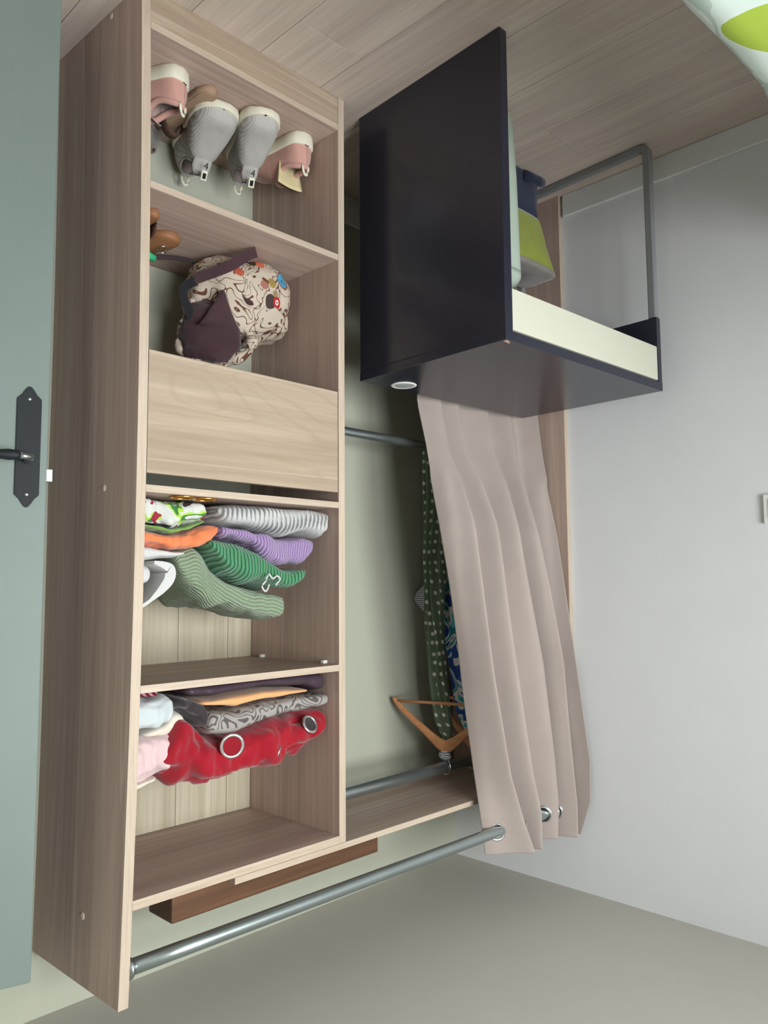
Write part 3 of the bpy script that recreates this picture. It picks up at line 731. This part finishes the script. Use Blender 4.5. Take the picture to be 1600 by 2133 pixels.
rings('upper_half', [bagring(z, x0, .35, y0, -.39) for z, x0, y0 in ((.136, .150, -.50), (.15, .146, -.505), (.2, .128, -.512), (.25, .112, -.518), (.297, .094, -.522), (.300, .10, -.515))], M['lime'], bg_)
rings('bag_rim', [bagring(z, x0, .355, y0, -.385) for z, x0, y0 in ((.3005, .097, -.52), (.303, .092, -.524), (.312, .09, -.526), (.318, .095, -.52), (.319, .105, -.51))], M['greyfluff'], bg_)

# ================================================================== BED in the corner of the frame
LEAVES = [((.988, -1.495, .46), .11, .055, math.radians(48.6)), ((1.3, -1.62, .46), .13, .06, math.radians(60)), ((.35, -1.7, .46), .13, .06, math.radians(-20))]
bd_ = empty('bed', (1.0, -2.0, 0), 'low bed below the window, under the leaf print coverlet', 'bed')
box('mattress', .03, 1.95, -2.84, -1.42, .24, .435, M['white'], bd_, bev=.03)
box('bed_base', .03, 1.95, -2.84, -1.44, .06, .239, M['wood_x'], bd_, bev=.004)
for xx in (.1, 1.88):
    for yy in (-2.76, -1.52): box('leg', xx - .03, xx + .03, yy - .03, yy + .03, 0, .0595, M['dark'], bd_)
nx, ny = 96, 60; vs = []; fs = []
for j in range(ny + 1):
    for i in range(nx + 1):
        x = .016 + (1.975 - .016) * i / nx
        t_ = j / ny * 1.67
        if t_ < .22: y, z = -1.388 + .012 * math.sin(x * 26 + 1), .22 + t_
        else: y, z = -1.388 - (t_ - .22), .44
        if .18 < t_ < .28:
            a = (t_ - .18) / .10 * PI / 2; y = -1.388 - .03 * (1 - math.cos(a)) * 1.0 - (.0); z = .41 + .03 * math.sin(a)
            y = -1.388 - .06 * (t_ - .18) / .10 * math.sin(a) * .99
        pq = Vector((x * 5, y * 5, z * 5)); dz = .012 * noise.noise(pq) + .008 * noise.noise(pq * 2.3)
        vs.append((x, y + .012 * noise.noise(Vector((x * 6, z * 4, 2))) * (1 if t_ < .3 else 0), z + dz + .006))
for j in range(ny):
    for i in range(nx):
        a = j * (nx + 1) + i; fs.append((a, a + 1, a + nx + 2, a + nx + 1))
cv = mesh('coverlet', vs, fs, coverlet(), None, True); tag(cv, 'white coverlet with lime leaf print spread over the bed', 'coverlet')
md = cv.modifiers.new('thick', 'SOLIDIFY'); md.thickness = .01; md.offset = 1

# ================================================================== SHOES
ZB, ZS = .0922, .4504
def sneaker(name, heel, toe, z0, mats, label, H=.10, W=.088, group=None, tongue_h=.05, tongue_mat=None, loop=True, sole_h=.026, text=None, tongue_w=.20, tongue_u=None, collar=.003, cat='shoe', toecap=True):
    up, so, li = mats
    heel = Vector((heel[0], heel[1], 0)); toe = Vector((toe[0], toe[1], 0)); L = (toe - heel).length; ax = (toe - heel) / L; sd = Vector((-ax.y, ax.x, 0))
    e = empty(name, (*(heel + toe).xy / 2, z0), label, cat, group)
    wp = [(0, .12), (.012, .36), (.04, .58), (.09, .71), (.16, .78), (.35, .78), (.5, .84), (.68, 1.0), (.82, .98), (.92, .8), (.975, .52), (1, .2)]
    hp = [(0, .70), (.08, .84), (.2, .86), (.35, .90), (.45, 1.0), (.55, .88), (.68, .66), (.8, .50), (.9, .42), (.97, .3), (1, .12)]
    def w_(u): return sum(interp(wp, u + q_) for q_ in (-.02, 0, .02)) / 3 * W / 2
    def h_(u): return sum(interp(hp, u + q_) for q_ in (-.03, 0, .03)) / 3 * (H - sole_h)
    def pt(u, v, z): return heel + ax * (u * L) + sd * v + Vector((0, 0, z0 + z))
    nu, nv = 46, 40; vs = []; fu = []; fl_ = []
    inside = {}
    for i in range(nu + 1):
        u = i / nu; ww, hh = w_(u), h_(u)
        if i == 0: ww = .0004
        if i == nu: hh, ww = 0, ww * .6
        elif i == nu - 1: hh *= .6
        for j in range(nv + 1):
            a = PI * j / nv; c, s = math.cos(a), math.sin(a)
            v = ww * math.copysign(abs(c) ** .75, c) * (1 - .18 * (s ** 2) * (u < .5)); z = sole_h - .004 + hh * abs(s) ** .7
            el = ((u - .26) / .215) ** 2 + (v / (W * .27)) ** 2
            ins = el < 1 and s > .25
            if ins: z = min(z, sole_h + .006 + max(0, el - .72) * .12)
            z += .0018 * noise.noise(Vector((u * 9, v * 60, heel.x * 5)))
            inside[(i, j)] = ins; vs.append(pt(u, v, z))
    for i in range(nu):
        for j in range(nv):
            f = (i * (nv + 1) + j, i * (nv + 1) + j + 1, (i + 1) * (nv + 1) + j + 1, (i + 1) * (nv + 1) + j)
            (fl_ if sum(inside[q_] for q_ in ((i, j), (i, j + 1), (i + 1, j), (i + 1, j + 1))) >= 2 else fu).append(f)
    mesh('upper', vs, fu, up, e, True); mesh('lining', vs, fl_, li, e, True)
    rs = []
    for kz, ins in ((0, .004), (.003, 0), (sole_h * .6, -.002), (sole_h, -.001), (sole_h + .003, .002), (sole_h + .003, .02)):
        ring = []
        for i in range(nu + 1): u = i / nu; ring.append((u, (w_(u) + .003 - ins)))
        lo_ = [pt(u * (1 + .02) - .01 if True else u, v, kz + (.010 * max(0, (u - .8) / .2) ** 2 if kz < .004 else (.006 * (u > .86) if 0 else 0))) for u, v in ring]
        hi_ = [pt(u * 1.02 - .01, -v, kz + (.010 * max(0, (u - .8) / .2) ** 2 if kz < .004 else 0)) for u, v in ring[::-1]]
        rs.append(lo_ + hi_)
    rings('sole', rs, so, e)
    cpts = []
    for i in range(33):
        t_ = 2 * PI * i / 32; u = .26 + .218 * math.cos(t_); v = W * .275 * math.sin(t_); ww, hh = w_(u), h_(u)
        c = min(.98, (abs(v) / (ww * .9)) ** (1 / .75)); zc = sole_h - .004 + hh * math.sqrt(1 - c * c) ** .7
        cpts.append(pt(u, v, zc))
    tube('collar', cpts, collar, up, e, 8)
    if tongue_h:
        rs = []
        for i in range(7):
            f = i / 6; u = (tongue_u or .52) - (.14 if not tongue_u else .03) * f; zz = H * (.80 if not tongue_u else .5) + (tongue_h + H * .12) * f; hw = W * (tongue_w + (.12 if not text else .06) * f - (.12 if text else .0) * f ** 4)
            rs.append([pt(u - .03 * (1 - (2 * k / 8 - 1) ** 2) * -1 * .6, hw * (2 * k / 8 - 1), zz - .004 * (2 * k / 8 - 1) ** 2) for k in range(9)] +
                      [pt(u + .025 + .018 * (1 - (2 * k / 8 - 1) ** 2), hw * (2 * k / 8 - 1), zz - .004 * (2 * k / 8 - 1) ** 2) for k in range(8, -1, -1)])
        tg = rings('tongue', rs, tongue_mat or up, e)
    if loop:
        c0 = pt(.015, 0, H * .80)
        pts = [pt(.02, .010 * math.cos(a), H * .80 + .026 * math.sin(a)) for a in [PI * i / 10 for i in range(11)]]
        tube('pull_loop', pts, .0022, so, e, 8, ry=.004)
    if text:
        cu = bpy.data.curves.new('txt', 'FONT'); cu.body = text; cu.size = .025; cu.extrude = .0003; cu.align_x = 'CENTER'
        to = bpy.data.objects.new('txt', cu); COL.objects.link(to)
        dg = bpy.context.evaluated_depsgraph_get(); me = bpy.data.meshes.new_from_object(to.evaluated_get(dg)); bpy.data.objects.remove(to)
        zz = Vector((0, 0, 1)); nrm = (ax * .8 + zz * .45).normalized(); u2 = sd * 1.0; v2 = nrm.cross(u2).normalized()
        mt = Matrix((u2, v2, nrm)).transposed().to_4x4(); mf = Matrix((-u2, -v2, nrm)).transposed().to_4x4()
        me.transform(Matrix.Translation(pt(.560, 0, H * 1.02 + .018) + nrm * .001) @ mf)
        link('lettering', me, M['blackp'], e)
        tq = Matrix.Translation(pt(.545, 0, H * 1.02 + .024)) @ mt
        tabm = box('pull_tab', -.008, .008, -.004, .020, -.0015, .0012, M['rubber'], e, bev=.0006, T=tq); box('tab_print', -.0045, .0045, .002, .016, .0012, .0016, M['blackp'], tabm, bev=0, T=tq)
    return e
wm = (M['knitwhite'], M['rubber'], M['liner'])
sneaker('white_sneaker', (1.156, -.012), (1.198, -.262), ZB, wm, 'white knit slip-on sneaker pointing forward, middle of the bottom shelf', H=.115, W=.112, text='4', tongue_h=.03)
sneaker('white_sneaker', (1.024, -.072), (1.110, -.315), ZB, wm, 'white knit slip-on sneaker nearer the shelf edge, beside the right-hand pink one', H=.115, W=.098, text='4', tongue_h=.03)
pm = (M['pinkknit'], M['rubber'], M['liner'])
sneaker('pink_sneaker', (.955, -.290), (.965, -.06), ZB, pm, 'pink sneaker with cream tongue standing against the wardrobe partition', H=.112, W=.092, tongue_h=.060, tongue_mat=M['creaml'], tongue_w=.34, tongue_u=.31, collar=.0075, sole_h=.032)
sneaker('pink_sneaker', (1.325, -.288), (1.418, -.10), ZB, pm, 'pink sneaker with thick pale sole, half hidden by the wardrobe side panel', H=.108, W=.092, tongue_h=.01, tongue_mat=M['greyfluff'], collar=.0075, sole_h=.032)
sneaker('black_shoe', (1.335, -.165), (1.425, -.005), ZB, (M['black'], M['black'], M['black']), 'black canvas shoe behind the pink sneaker in the shelf corner', H=.08, W=.07, tongue_h=0, loop=False)
def sandal(name, toe, heel, z0, solem, strapm, label, W=.085, strap_at=(.3, .62), strap_h=.045, sole=None):
    toe = Vector((*toe, 0)); heel = Vector((*heel, 0)); L = (heel - toe).length; ax = (heel - toe) / L; sd = Vector((-ax.y, ax.x, 0))
    e = empty(name, (*((toe + heel) / 2).xy, z0), label, 'sandal')
    wp = [(0, .25), (.04, .6), (.12, .88), (.28, 1), (.5, .82), (.7, .74), (.88, .78), (.96, .55), (1, .2)]
    def ring(z, ins):
        us = [i / 24 for i in range(25)]
        a = [toe + ax * (u * L) + sd * (interp(wp, u) * W / 2 - ins) + Vector((0, 0, z0 + z)) for u in us]
        return a + [toe + ax * (u * L) - sd * (interp(wp, u) * W / 2 - ins) + Vector((0, 0, z0 + z)) for u in us[::-1]]
    rings('sole', [ring(0, .003), ring(.003, 0), ring(.014, 0), ring(.017, .003)], sole or M['tan'], e); rings('insole', [ring(.0172, .004), ring(.0185, .006)], solem, e)
    for sa in strap_at:
        rs = []
        for i in range(13):
            a = PI * i / 12; hw = interp(wp, sa) * W / 2 + .002
            c = toe + ax * (sa * L) + sd * hw * math.cos(a) + Vector((0, 0, z0 + .012 + strap_h * math.sin(a)))
            rs.append([c + ax * .013 - Vector((0, 0, .001)), c + ax * .013 + Vector((0, 0, .002)), c - ax * .013 + Vector((0, 0, .002)), c - ax * .013 - Vector((0, 0, .001))])
        rings('strap', rs, strapm, e)
    return e, toe, ax, sd
sandal('brown_sandal', (1.262, -.055), (1.244, -.285), ZB, M['insole'], M['brownstrap'], 'worn brown open sandal lying between pink and white sneakers', strap_at=(.28,), strap_h=.05, W=.066, sole=M['insole'])
sneaker('grey_slipper', (1.245, .0), (1.31, -.04), ZB, (M['greyfluff'], M['greyfluff'], M['liner']), 'small grey felt slipper at the back of the bottom shelf', H=.07, W=.06, tongue_h=0, loop=False)
e, t0, ax, sd = sandal('tan_sandal', (1.293, -.205), (1.345, .0), ZS, M['tan'], M['brownstrap'], 'tan leather sandal with jade green bead on the second shelf', strap_at=(.55,), strap_h=.035, W=.08)
tube('bead', [t0 + ax * .085 + sd * s + Vector((0, 0, ZS + .045 - abs(s) * .3)) for s in (-.036, -.02, 0.012)], [.009, .0095, .009], M['teal'], e, 14)
torus('buckle', t0 + ax * .055 + sd * .012 + Vector((0, 0, ZS + .026)), (0, -.6, 1), .010, .0016, M['chrome'], e, n=18)
sandal('tan_sandal', (1.388, -.282), (1.418, -.06), ZS, M['tan'], M['brownstrap'], 'tan leather sandal with a dark arched strap beside the wardrobe side panel', strap_at=(.2, .6), strap_h=.05, W=.05)

# ================================================================== OWL BACKPACK
OWL = [((.996, -.225, .498), .023, srgb(128, 82, 74)), ((.996, -.225, .498), .0195, srgb(76, 146, 178)), ((.996, -.225, .498), .004, srgb(40, 70, 90)), ((.999, -.21, .458), .018, srgb(92, 140, 146)),
       ((1.045, -.235, .570), .019, srgb(70, 56, 54)), ((1.021, -.235, .566), .015, srgb(176, 44, 46)), ((1.021, -.24, .566), .007, srgb(226, 216, 206)), ((1.021, -.24, .566), .0035, srgb(40, 30, 30)),
       ((1.195, -.22, .603), .020, srgb(84, 58, 56)), ((1.175, -.22, .602), .006, srgb(190, 90, 80)), ((1.066, -.235, .468), .015, srgb(190, 100, 74)), ((1.088, -.235, .470), .012, srgb(64, 46, 40)), ((1.041, -.23, .521), .014, srgb(150, 128, 70)), ((1.138, -.235, .515), .012, srgb(168, 84, 62))]
bk = empty('backpack', (1.08, -.15, ZS), 'slumped owl print backpack with maroon straps on the second shelf', 'backpack')
oc = owlcloth()
def blob(name, c, r, mat, amp=.02, sc=9, seed=0, pw=.8, n=40, m=56, T=None, zmin=None, zcut=None):
    rs = []
    for i in range(n + 1):
        f = -PI / 2 + PI * i / n; ring = []
        for k in range(m):
            a = 2 * PI * k / m; ce, se = math.cos(f), math.sin(f)
            dv = Vector((math.copysign(abs(ce) ** pw, ce) * math.cos(a), math.copysign(abs(ce) ** pw, ce) * math.sin(a), math.copysign(abs(se) ** pw, se)))
            q_ = Vector((math.cos(a) * ce, math.sin(a) * ce, se)) * 1.6 + Vector((seed * 3, seed, 0))
            fo = 1 + amp / .1 * (noise.noise(q_) + .6 * abs(noise.noise(q_ * 2.1)) + .25 * noise.noise(q_ * 5))
            p_ = Vector((dv.x * r[0] * fo, dv.y * r[1] * fo, dv.z * r[2] * fo))
            if T: p_ = T @ p_
            p_ += Vector(c)
            if zmin is not None: p_.z = max(p_.z, zmin + .001 * (i % 2))
            ring.append(p_)
        rs.append(ring)
    return rings(name, rs, mat, bk)
blob('bag_body', (1.068, -.145, .550), (.148, .105, .108), oc, .014, seed=1, zmin=ZS + .0008)
blob('front_pocket', (1.030, -.192, .535), (.088, .054, .074), oc, .012, seed=4, zmin=ZS + .0008)
hoodT = Matrix.Rotation(.5, 3, 'X') @ Matrix.Rotation(-.3, 3, 'Y')
blob('lining', (1.160, -.160, .662), (.080, .060, .080), M['maroon'], .014, seed=7)
rim = []; rn = Vector((.45, -.85, .12)).normalized(); ru = rn.cross(Vector((0, 0, 1))).normalized(); rv = ru.cross(rn)
for i in range(49):
    a = 2 * PI * i / 48; rr = 1 + .07 * math.sin(3 * a + 1) + .05 * math.sin(5 * a)
    rim.append(Vector((1.160, -.175, .664)) + ru * .086 * rr * math.cos(a) + rv * .084 * rr * math.sin(a) + rn * (.008 * math.sin(4 * a)))
tube('hood_rim', rim, [.013 + .004 * math.sin(i * 1.3) for i in range(49)], oc, bk, 10)
fl2 = []
for i in range(9):
    f = i / 8; hw = .006 + .060 * f ** 1.3
    fl2.append([Vector((1.178 - .012 * f + hw * math.cos(b), -.232 + .022 * f + (.008 + .006 * f) * math.sin(b) + .006 * noise.noise(Vector((math.cos(b) * 2, f * 3, 1))), .572 + .085 * f + .008 * math.cos(2 * b) * f)) for b in [2 * PI * k / 20 for k in range(20)]])
rings('inner_flap', fl2, M['maroon'], bk)
pk = []
for i in range(9):
    f = i / 8; hw = .002 + .026 * math.sin(f * PI) ** .8
    pk.append([Vector((1.135 - .055 * f, -.247 + .003 * math.sin(b), .560 + .012 * f + hw * math.cos(b))) for b in [2 * PI * k / 12 for k in range(12)]])
rings('pocket_gap_shade', pk, M['maroon'], bk)  # solid dark lens painted in for the shade inside the pocket opening
def ribbon(name, pts, wdt, mat, parent, nrm=(0, -1, .3), th_=.003, n=24):
    pts = catmull(pts, n); rs = []; nv = Vector(nrm).normalized()
    for i, p_ in enumerate(pts):
        t, _, _ = frame_at(pts, i); sdv = t.cross(nv).normalized() * wdt / 2; nn_ = sdv.cross(t).normalized() * th_ / 2
        p_ = Vector(p_); rs.append([p_ - sdv - nn_, p_ + sdv - nn_, p_ + sdv + nn_, p_ - sdv + nn_])
    return rings(name, rs, mat, parent, smooth=False)
ribbon('strap', [(1.105, -.272, ZS + .012), (1.13, -.268, .478), (1.165, -.255, .508), (1.20, -.24, .53), (1.245, -.215, .555)], .026, M['maroon'], bk)
ribbon('strap', [(1.245, -.215, .560), (1.262, -.20, .575), (1.262, -.19, .592), (1.245, -.185, .62), (1.225, -.18, .655)], .022, M['black'], bk)
ribbon('strap', [(1.285, -.05, ZS + .012), (1.25, -.09, ZS + .014), (1.21, -.13, ZS + .022), (1.18, -.16, ZS + .04)], .016, M['maroon'], bk, nrm=(0, -.4, 1))

# ================================================================== FOLDED CLOTHES, fourth compartment
Z4, Z5 = 1.1040, 1.5134
tag(cloth('ribbed_cardigan', [(.908, 1.108), (.95, Z4 + .003), (1.06, Z4 + .003), (1.16, Z4 + .003), (1.244, Z4 + .012)],
          [(.908, 1.160), (.925, 1.180), (.96, 1.172), (.985, 1.166), (1.041, 1.178), (1.1, 1.171), (1.158, 1.163), (1.212, 1.154), (1.244, 1.140)], -.332, -.07, M['cardigan'], None, wr=.005, ribs=.0135, ribamp=.0028, layers=0, seed=1, endr=.012, skew=.25),
    'folded grey marl ribbed cardigan at the bottom of the knitwear pile', 'cardigan')
tag(cloth('lilac_sweater', [(.955, 1.187), (.985, 1.174), (1.041, 1.184), (1.1, 1.177), (1.158, 1.169), (1.233, 1.160)], [(.955, 1.222), (.966, 1.232), (.978, 1.243), (1.01, 1.249), (1.07, 1.252), (1.1, 1.233), (1.123, 1.212), (1.157, 1.192), (1.185, 1.187), (1.233, 1.182)],
          -.328, -.08, M['lilacrib'], None, wr=.008, seed=2, layers=0, endr=.012), 'lilac rib knit sweater between the grey cardigan and the green knit', 'sweater')
gk = tag(cloth('green_sweater', [(.985, 1.256), (1.053, 1.258), (1.088, 1.243), (1.129, 1.217), (1.185, 1.196), (1.264, 1.190)], [(.985, 1.268), (1.003, 1.290), (1.028, 1.304), (1.058, 1.304), (1.1, 1.292), (1.156, 1.286), (1.211, 1.271), (1.23, 1.249), (1.264, 1.212)],
          -.335, -.085, M['greenrib'], None, wr=.007, seed=3, layers=0, endr=.014, skew=.5), 'green rib knit sweater folded under the sage one', 'sweater')
sg = empty('sage_sweater', (1.17, -.2, 1.3), 'sage green knit sweater with a pale drawstring on top of the knitwear pile', 'sweater')
cloth('sweater_body', [(1.028, 1.325), (1.043, 1.318), (1.088, 1.312), (1.156, 1.298), (1.211, 1.284), (1.235, 1.262), (1.263, 1.218), (1.284, 1.204), (1.333, 1.226)], [(1.028, 1.368), (1.034, 1.378), (1.058, 1.384), (1.099, 1.376), (1.155, 1.358), (1.21, 1.345), (1.241, 1.352), (1.262, 1.334), (1.303, 1.288), (1.333, 1.252)],
      -.302, -.09, M['sagerib'], sg, wr=.007, seed=4, layers=0, endr=.010)
tube('drawstring', catmull([(1.11, -.340, 1.296), (1.122, -.343, 1.312), (1.135, -.345, 1.300), (1.125, -.346, 1.288), (1.118, -.347, 1.272), (1.105, -.347, 1.282), (1.092, -.346, 1.276), (1.082, -.345, 1.284), (1.09, -.338, 1.298)], 40), .0022, M['white'], sg, 8)
# right-hand pile
bl = empty('floral_blouse', (1.33, -.2, Z4), 'white blouse with green and wine flowers beside the grey cardigan', 'blouse')
cloth('blouse_body', [(1.252, 1.112), (1.30, Z4 + .003), (1.436, Z4 + .003)], [(1.252, 1.140), (1.265, 1.148), (1.315, 1.166), (1.353, 1.172), (1.372, 1.168), (1.436, 1.160)], -.300, -.08, floralwhite(), bl, wr=.010, ws=16, seed=5)
cloth('green_hem', [(1.262, 1.147), (1.315, 1.167), (1.353, 1.173), (1.372, 1.169), (1.436, 1.161)], [(1.262, 1.154), (1.315, 1.176), (1.353, 1.183), (1.372, 1.178), (1.436, 1.170)], -.308, -.09, M['hem'], bl, wr=.004, ws=30, seed=6)
tag(cloth('orange_top', [(1.222, 1.160), (1.245, 1.156), (1.315, 1.179), (1.353, 1.187), (1.372, 1.183), (1.436, 1.175)], [(1.222, 1.170), (1.233, 1.180), (1.264, 1.204), (1.304, 1.218), (1.338, 1.219), (1.381, 1.212), (1.436, 1.205)], -.312, -.09, M['orange'], None, wr=.008, ws=18, seed=7),
    'bright orange cotton top over the floral blouse', 'top')
tag(cloth('white_tee', [(1.31, 1.222), (1.338, 1.222), (1.381, 1.215), (1.436, 1.209)], [(1.31, 1.228), (1.318, 1.231), (1.343, 1.236), (1.38, 1.239), (1.436, 1.242)], -.306, -.10, M['white'], None, wr=.004, seed=8),
    'thin white folded tee lying over the orange top', 'tee')
# white belt-like roll on top: a wide loop of cloth and the rolled core
rl = empty('white_roll', (1.41, -.25, 1.245), 'loosely rolled white cloth band on the folded white tee', 'cloth')
lpts = [(1.398, 1.2440), (1.375, 1.2455), (1.354, 1.252), (1.346, 1.270), (1.353, 1.292), (1.374, 1.312), (1.396, 1.326), (1.415, 1.338), (1.434, 1.348)]
lpts = catmull(lpts, 30)
rs = []
for i, (x_, z_) in enumerate(lpts):
    f = i / 29; thk = .007 + .019 * math.sin(min(1, f * 1.25) * PI) ** 1.2
    t = Vector((lpts[min(29, i + 1)][0] - lpts[max(0, i - 1)][0], 0, lpts[min(29, i + 1)][1] - lpts[max(0, i - 1)][1])).normalized(); nv = Vector((t.z, 0, -t.x))
    nv = nv if nv.x > 0 else -nv
    rs.append([Vector((x_, -.32 if k in (0, 3) else -.20, z_)) + nv * (thk if k in (2, 3) else 0) for k in range(4)])
ob = rings('cloth_band', rs, M['white'], rl); mdv = ob.modifiers.new('b', 'BEVEL'); mdv.width = .003; mdv.segments = 2
cloth('rolled_core', [(1.398, 1.256), (1.436, 1.2475)], [(1.398, 1.286), (1.405, 1.294), (1.436, 1.296)], -.315, -.20, M['white'], rl, wr=.002, seed=9, endr=.012, n=30)
# gold bangles in front of the blouse
torus('gold_bangle', (1.341, -.335, Z4 + .0028), (0, 0, 1), .026, .0026, M['brass'])
tag(bpy.data.objects['gold_bangle'], 'thin gold bangle lying on the shelf before the floral blouse', 'bangle')
o = torus('gold_bangle', (1.285, -.334, Z4 + .0028), (0, 0, 1), .026, .0026, M['brass']); tag(o, 'thin gold bangle nearer the grey cardigan, beside the other bangle', 'bangle')
tag(cloth('navy_scrap', [(1.232, Z4 + .002), (1.270, Z4 + .002)], [(1.232, 1.128), (1.25, 1.138), (1.270, 1.126)], -.262, -.10, M['darkcloth'], None, wr=.003, seed=10, n=30), 'dark cloth tucked between the floral blouse and the grey cardigan', 'cloth')

# ================================================================== fifth compartment
tag(cloth('plum_satin_cloth', [(.905 + .006, Z5 + .002), (1.313, Z5 + .002)], [(.911, 1.560), (.93, 1.566), (.982, 1.548), (1.111, 1.538), (1.199, 1.541), (1.249, 1.545), (1.313, 1.538)], -.318, -.06, M['plum'], None, wr=.003, seed=11, layers=0), 'folded dark plum satin cloth at the bottom of the upper pile', 'cloth')
tag(cloth('peach_pillowcase', [(.972, 1.553), (1.048, 1.547), (1.111, 1.544), (1.199, 1.547), (1.249, 1.550), (1.28, 1.548)], [(.972, 1.561), (1.048, 1.564), (1.141, 1.566), (1.187, 1.574), (1.21, 1.569), (1.28, 1.561)], -.326, -.07, M['peach'], None, wr=.003, seed=12), 'folded peach cotton between plum satin and grey scroll fabric', 'cloth')
dmk = empty('damask_curtain', (1.08, -.2, 1.58), 'folded grey fabric with dark scroll border under the red curtain', 'fabric')
cloth('fabric_body', [(.908, 1.568), (.935, 1.569), (.982, 1.566), (1.048, 1.568), (1.141, 1.570), (1.187, 1.578), (1.262, 1.572)], [(.908, 1.600), (.982, 1.604), (1.048, 1.609), (1.11, 1.618), (1.152, 1.629), (1.186, 1.634), (1.262, 1.630)], -.330, -.07, damask(), dmk, wr=.004, seed=13)
cloth('dark_side_fold', [(1.255, 1.560), (1.29, 1.546), (1.325, 1.535)], [(1.255, 1.628), (1.27, 1.600), (1.30, 1.575), (1.325, 1.560)], -.318, -.08, M['darkcloth'], dmk, wr=.008, ws=18, seed=14, n=40)
rc = empty('red_curtain', (1.15, -.2, 1.65), 'crumpled red eyelet curtain on top of the upper left pile', 'curtain')
cloth('curtain_folds', [(.908, 1.606), (.982, 1.609), (1.048, 1.614), (1.11, 1.623), (1.152, 1.634), (1.186, 1.639), (1.245, 1.634), (1.265, 1.608), (1.30, 1.582), (1.323, 1.566), (1.368, 1.640)],
      [(.908, 1.650), (.914, 1.66), (.934, 1.693), (.969, 1.716), (1.005, 1.704), (1.03, 1.708), (1.046, 1.735), (1.08, 1.733), (1.121, 1.729), (1.168, 1.740), (1.224, 1.742), (1.279, 1.729), (1.331, 1.712), (1.368, 1.690)],
      -.322, -.06, M['red'], rc, wr=.014, ws=12, seed=15, n=120, m=64, power=2.6)
for c_, nv, R_ in (((1.206, -.334, 1.655), (.35, -1, .1), .0245), ((.972, -.326, 1.638), (-.1, -1, -.55), .020), ((1.063, -.318, 1.694), (-.7, -.6, .3), .017)):
    e2 = torus('eyelet', c_, nv, R_, .0042, M['chrome'], rc, flat=.6)
    nv = Vector(nv).normalized(); c0 = Vector(c_)
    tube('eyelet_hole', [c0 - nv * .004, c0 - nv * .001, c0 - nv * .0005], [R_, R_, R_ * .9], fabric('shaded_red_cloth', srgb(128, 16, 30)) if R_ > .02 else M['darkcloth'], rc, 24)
tag(cloth('wine_striped_cloth', [(1.366, Z5 + .002), (1.446, Z5 + .002)], [(1.366, 1.536), (1.446, 1.530)], -.300, -.08, redstripe(), None, wr=.004, seed=16, n=40), 'wine red striped cloth under the white linen, by the side panel', 'cloth')
tag(cloth('white_linen', [(1.332, 1.535), (1.345, 1.528), (1.366, 1.539), (1.446, 1.534)], [(1.332, 1.562), (1.345, 1.590), (1.36, 1.602), (1.446, 1.608)], -.305, -.08, M['coolwhite'], None, wr=.009, ws=15, seed=17, n=60), 'bunched cool white linen over the wine striped cloth', 'linen')
tag(cloth('cream_towel', [(1.300, 1.575), (1.33, 1.566), (1.35, 1.594), (1.40, 1.605)], [(1.300, 1.61), (1.325, 1.634), (1.35, 1.62), (1.40, 1.615)], -.296, -.12, M['cream'], None, wr=.005, seed=18, n=50), 'cream cloth edge showing between the white linen and the pink cloth', 'cloth')
tag(cloth('pink_cloth', [(1.314, 1.630), (1.335, 1.612), (1.37, 1.611), (1.446, 1.612)], [(1.314, 1.650), (1.325, 1.672), (1.344, 1.688), (1.38, 1.697), (1.446, 1.706)], -.316, -.09, M['pink'], None, wr=.012, ws=17, seed=19, n=70), 'pale pink crumpled cloth on top of the white linen', 'cloth')
tag(cloth('beige_cloth', [(1.368, 1.698), (1.40, 1.701), (1.446, 1.709)], [(1.368, 1.703), (1.39, 1.712), (1.446, 1.730)], -.302, -.11, M['cream'], None, wr=.004, seed=20, n=40), 'thin beige cloth lying on the pale pink one', 'cloth')

dg = None
mat_dots = None
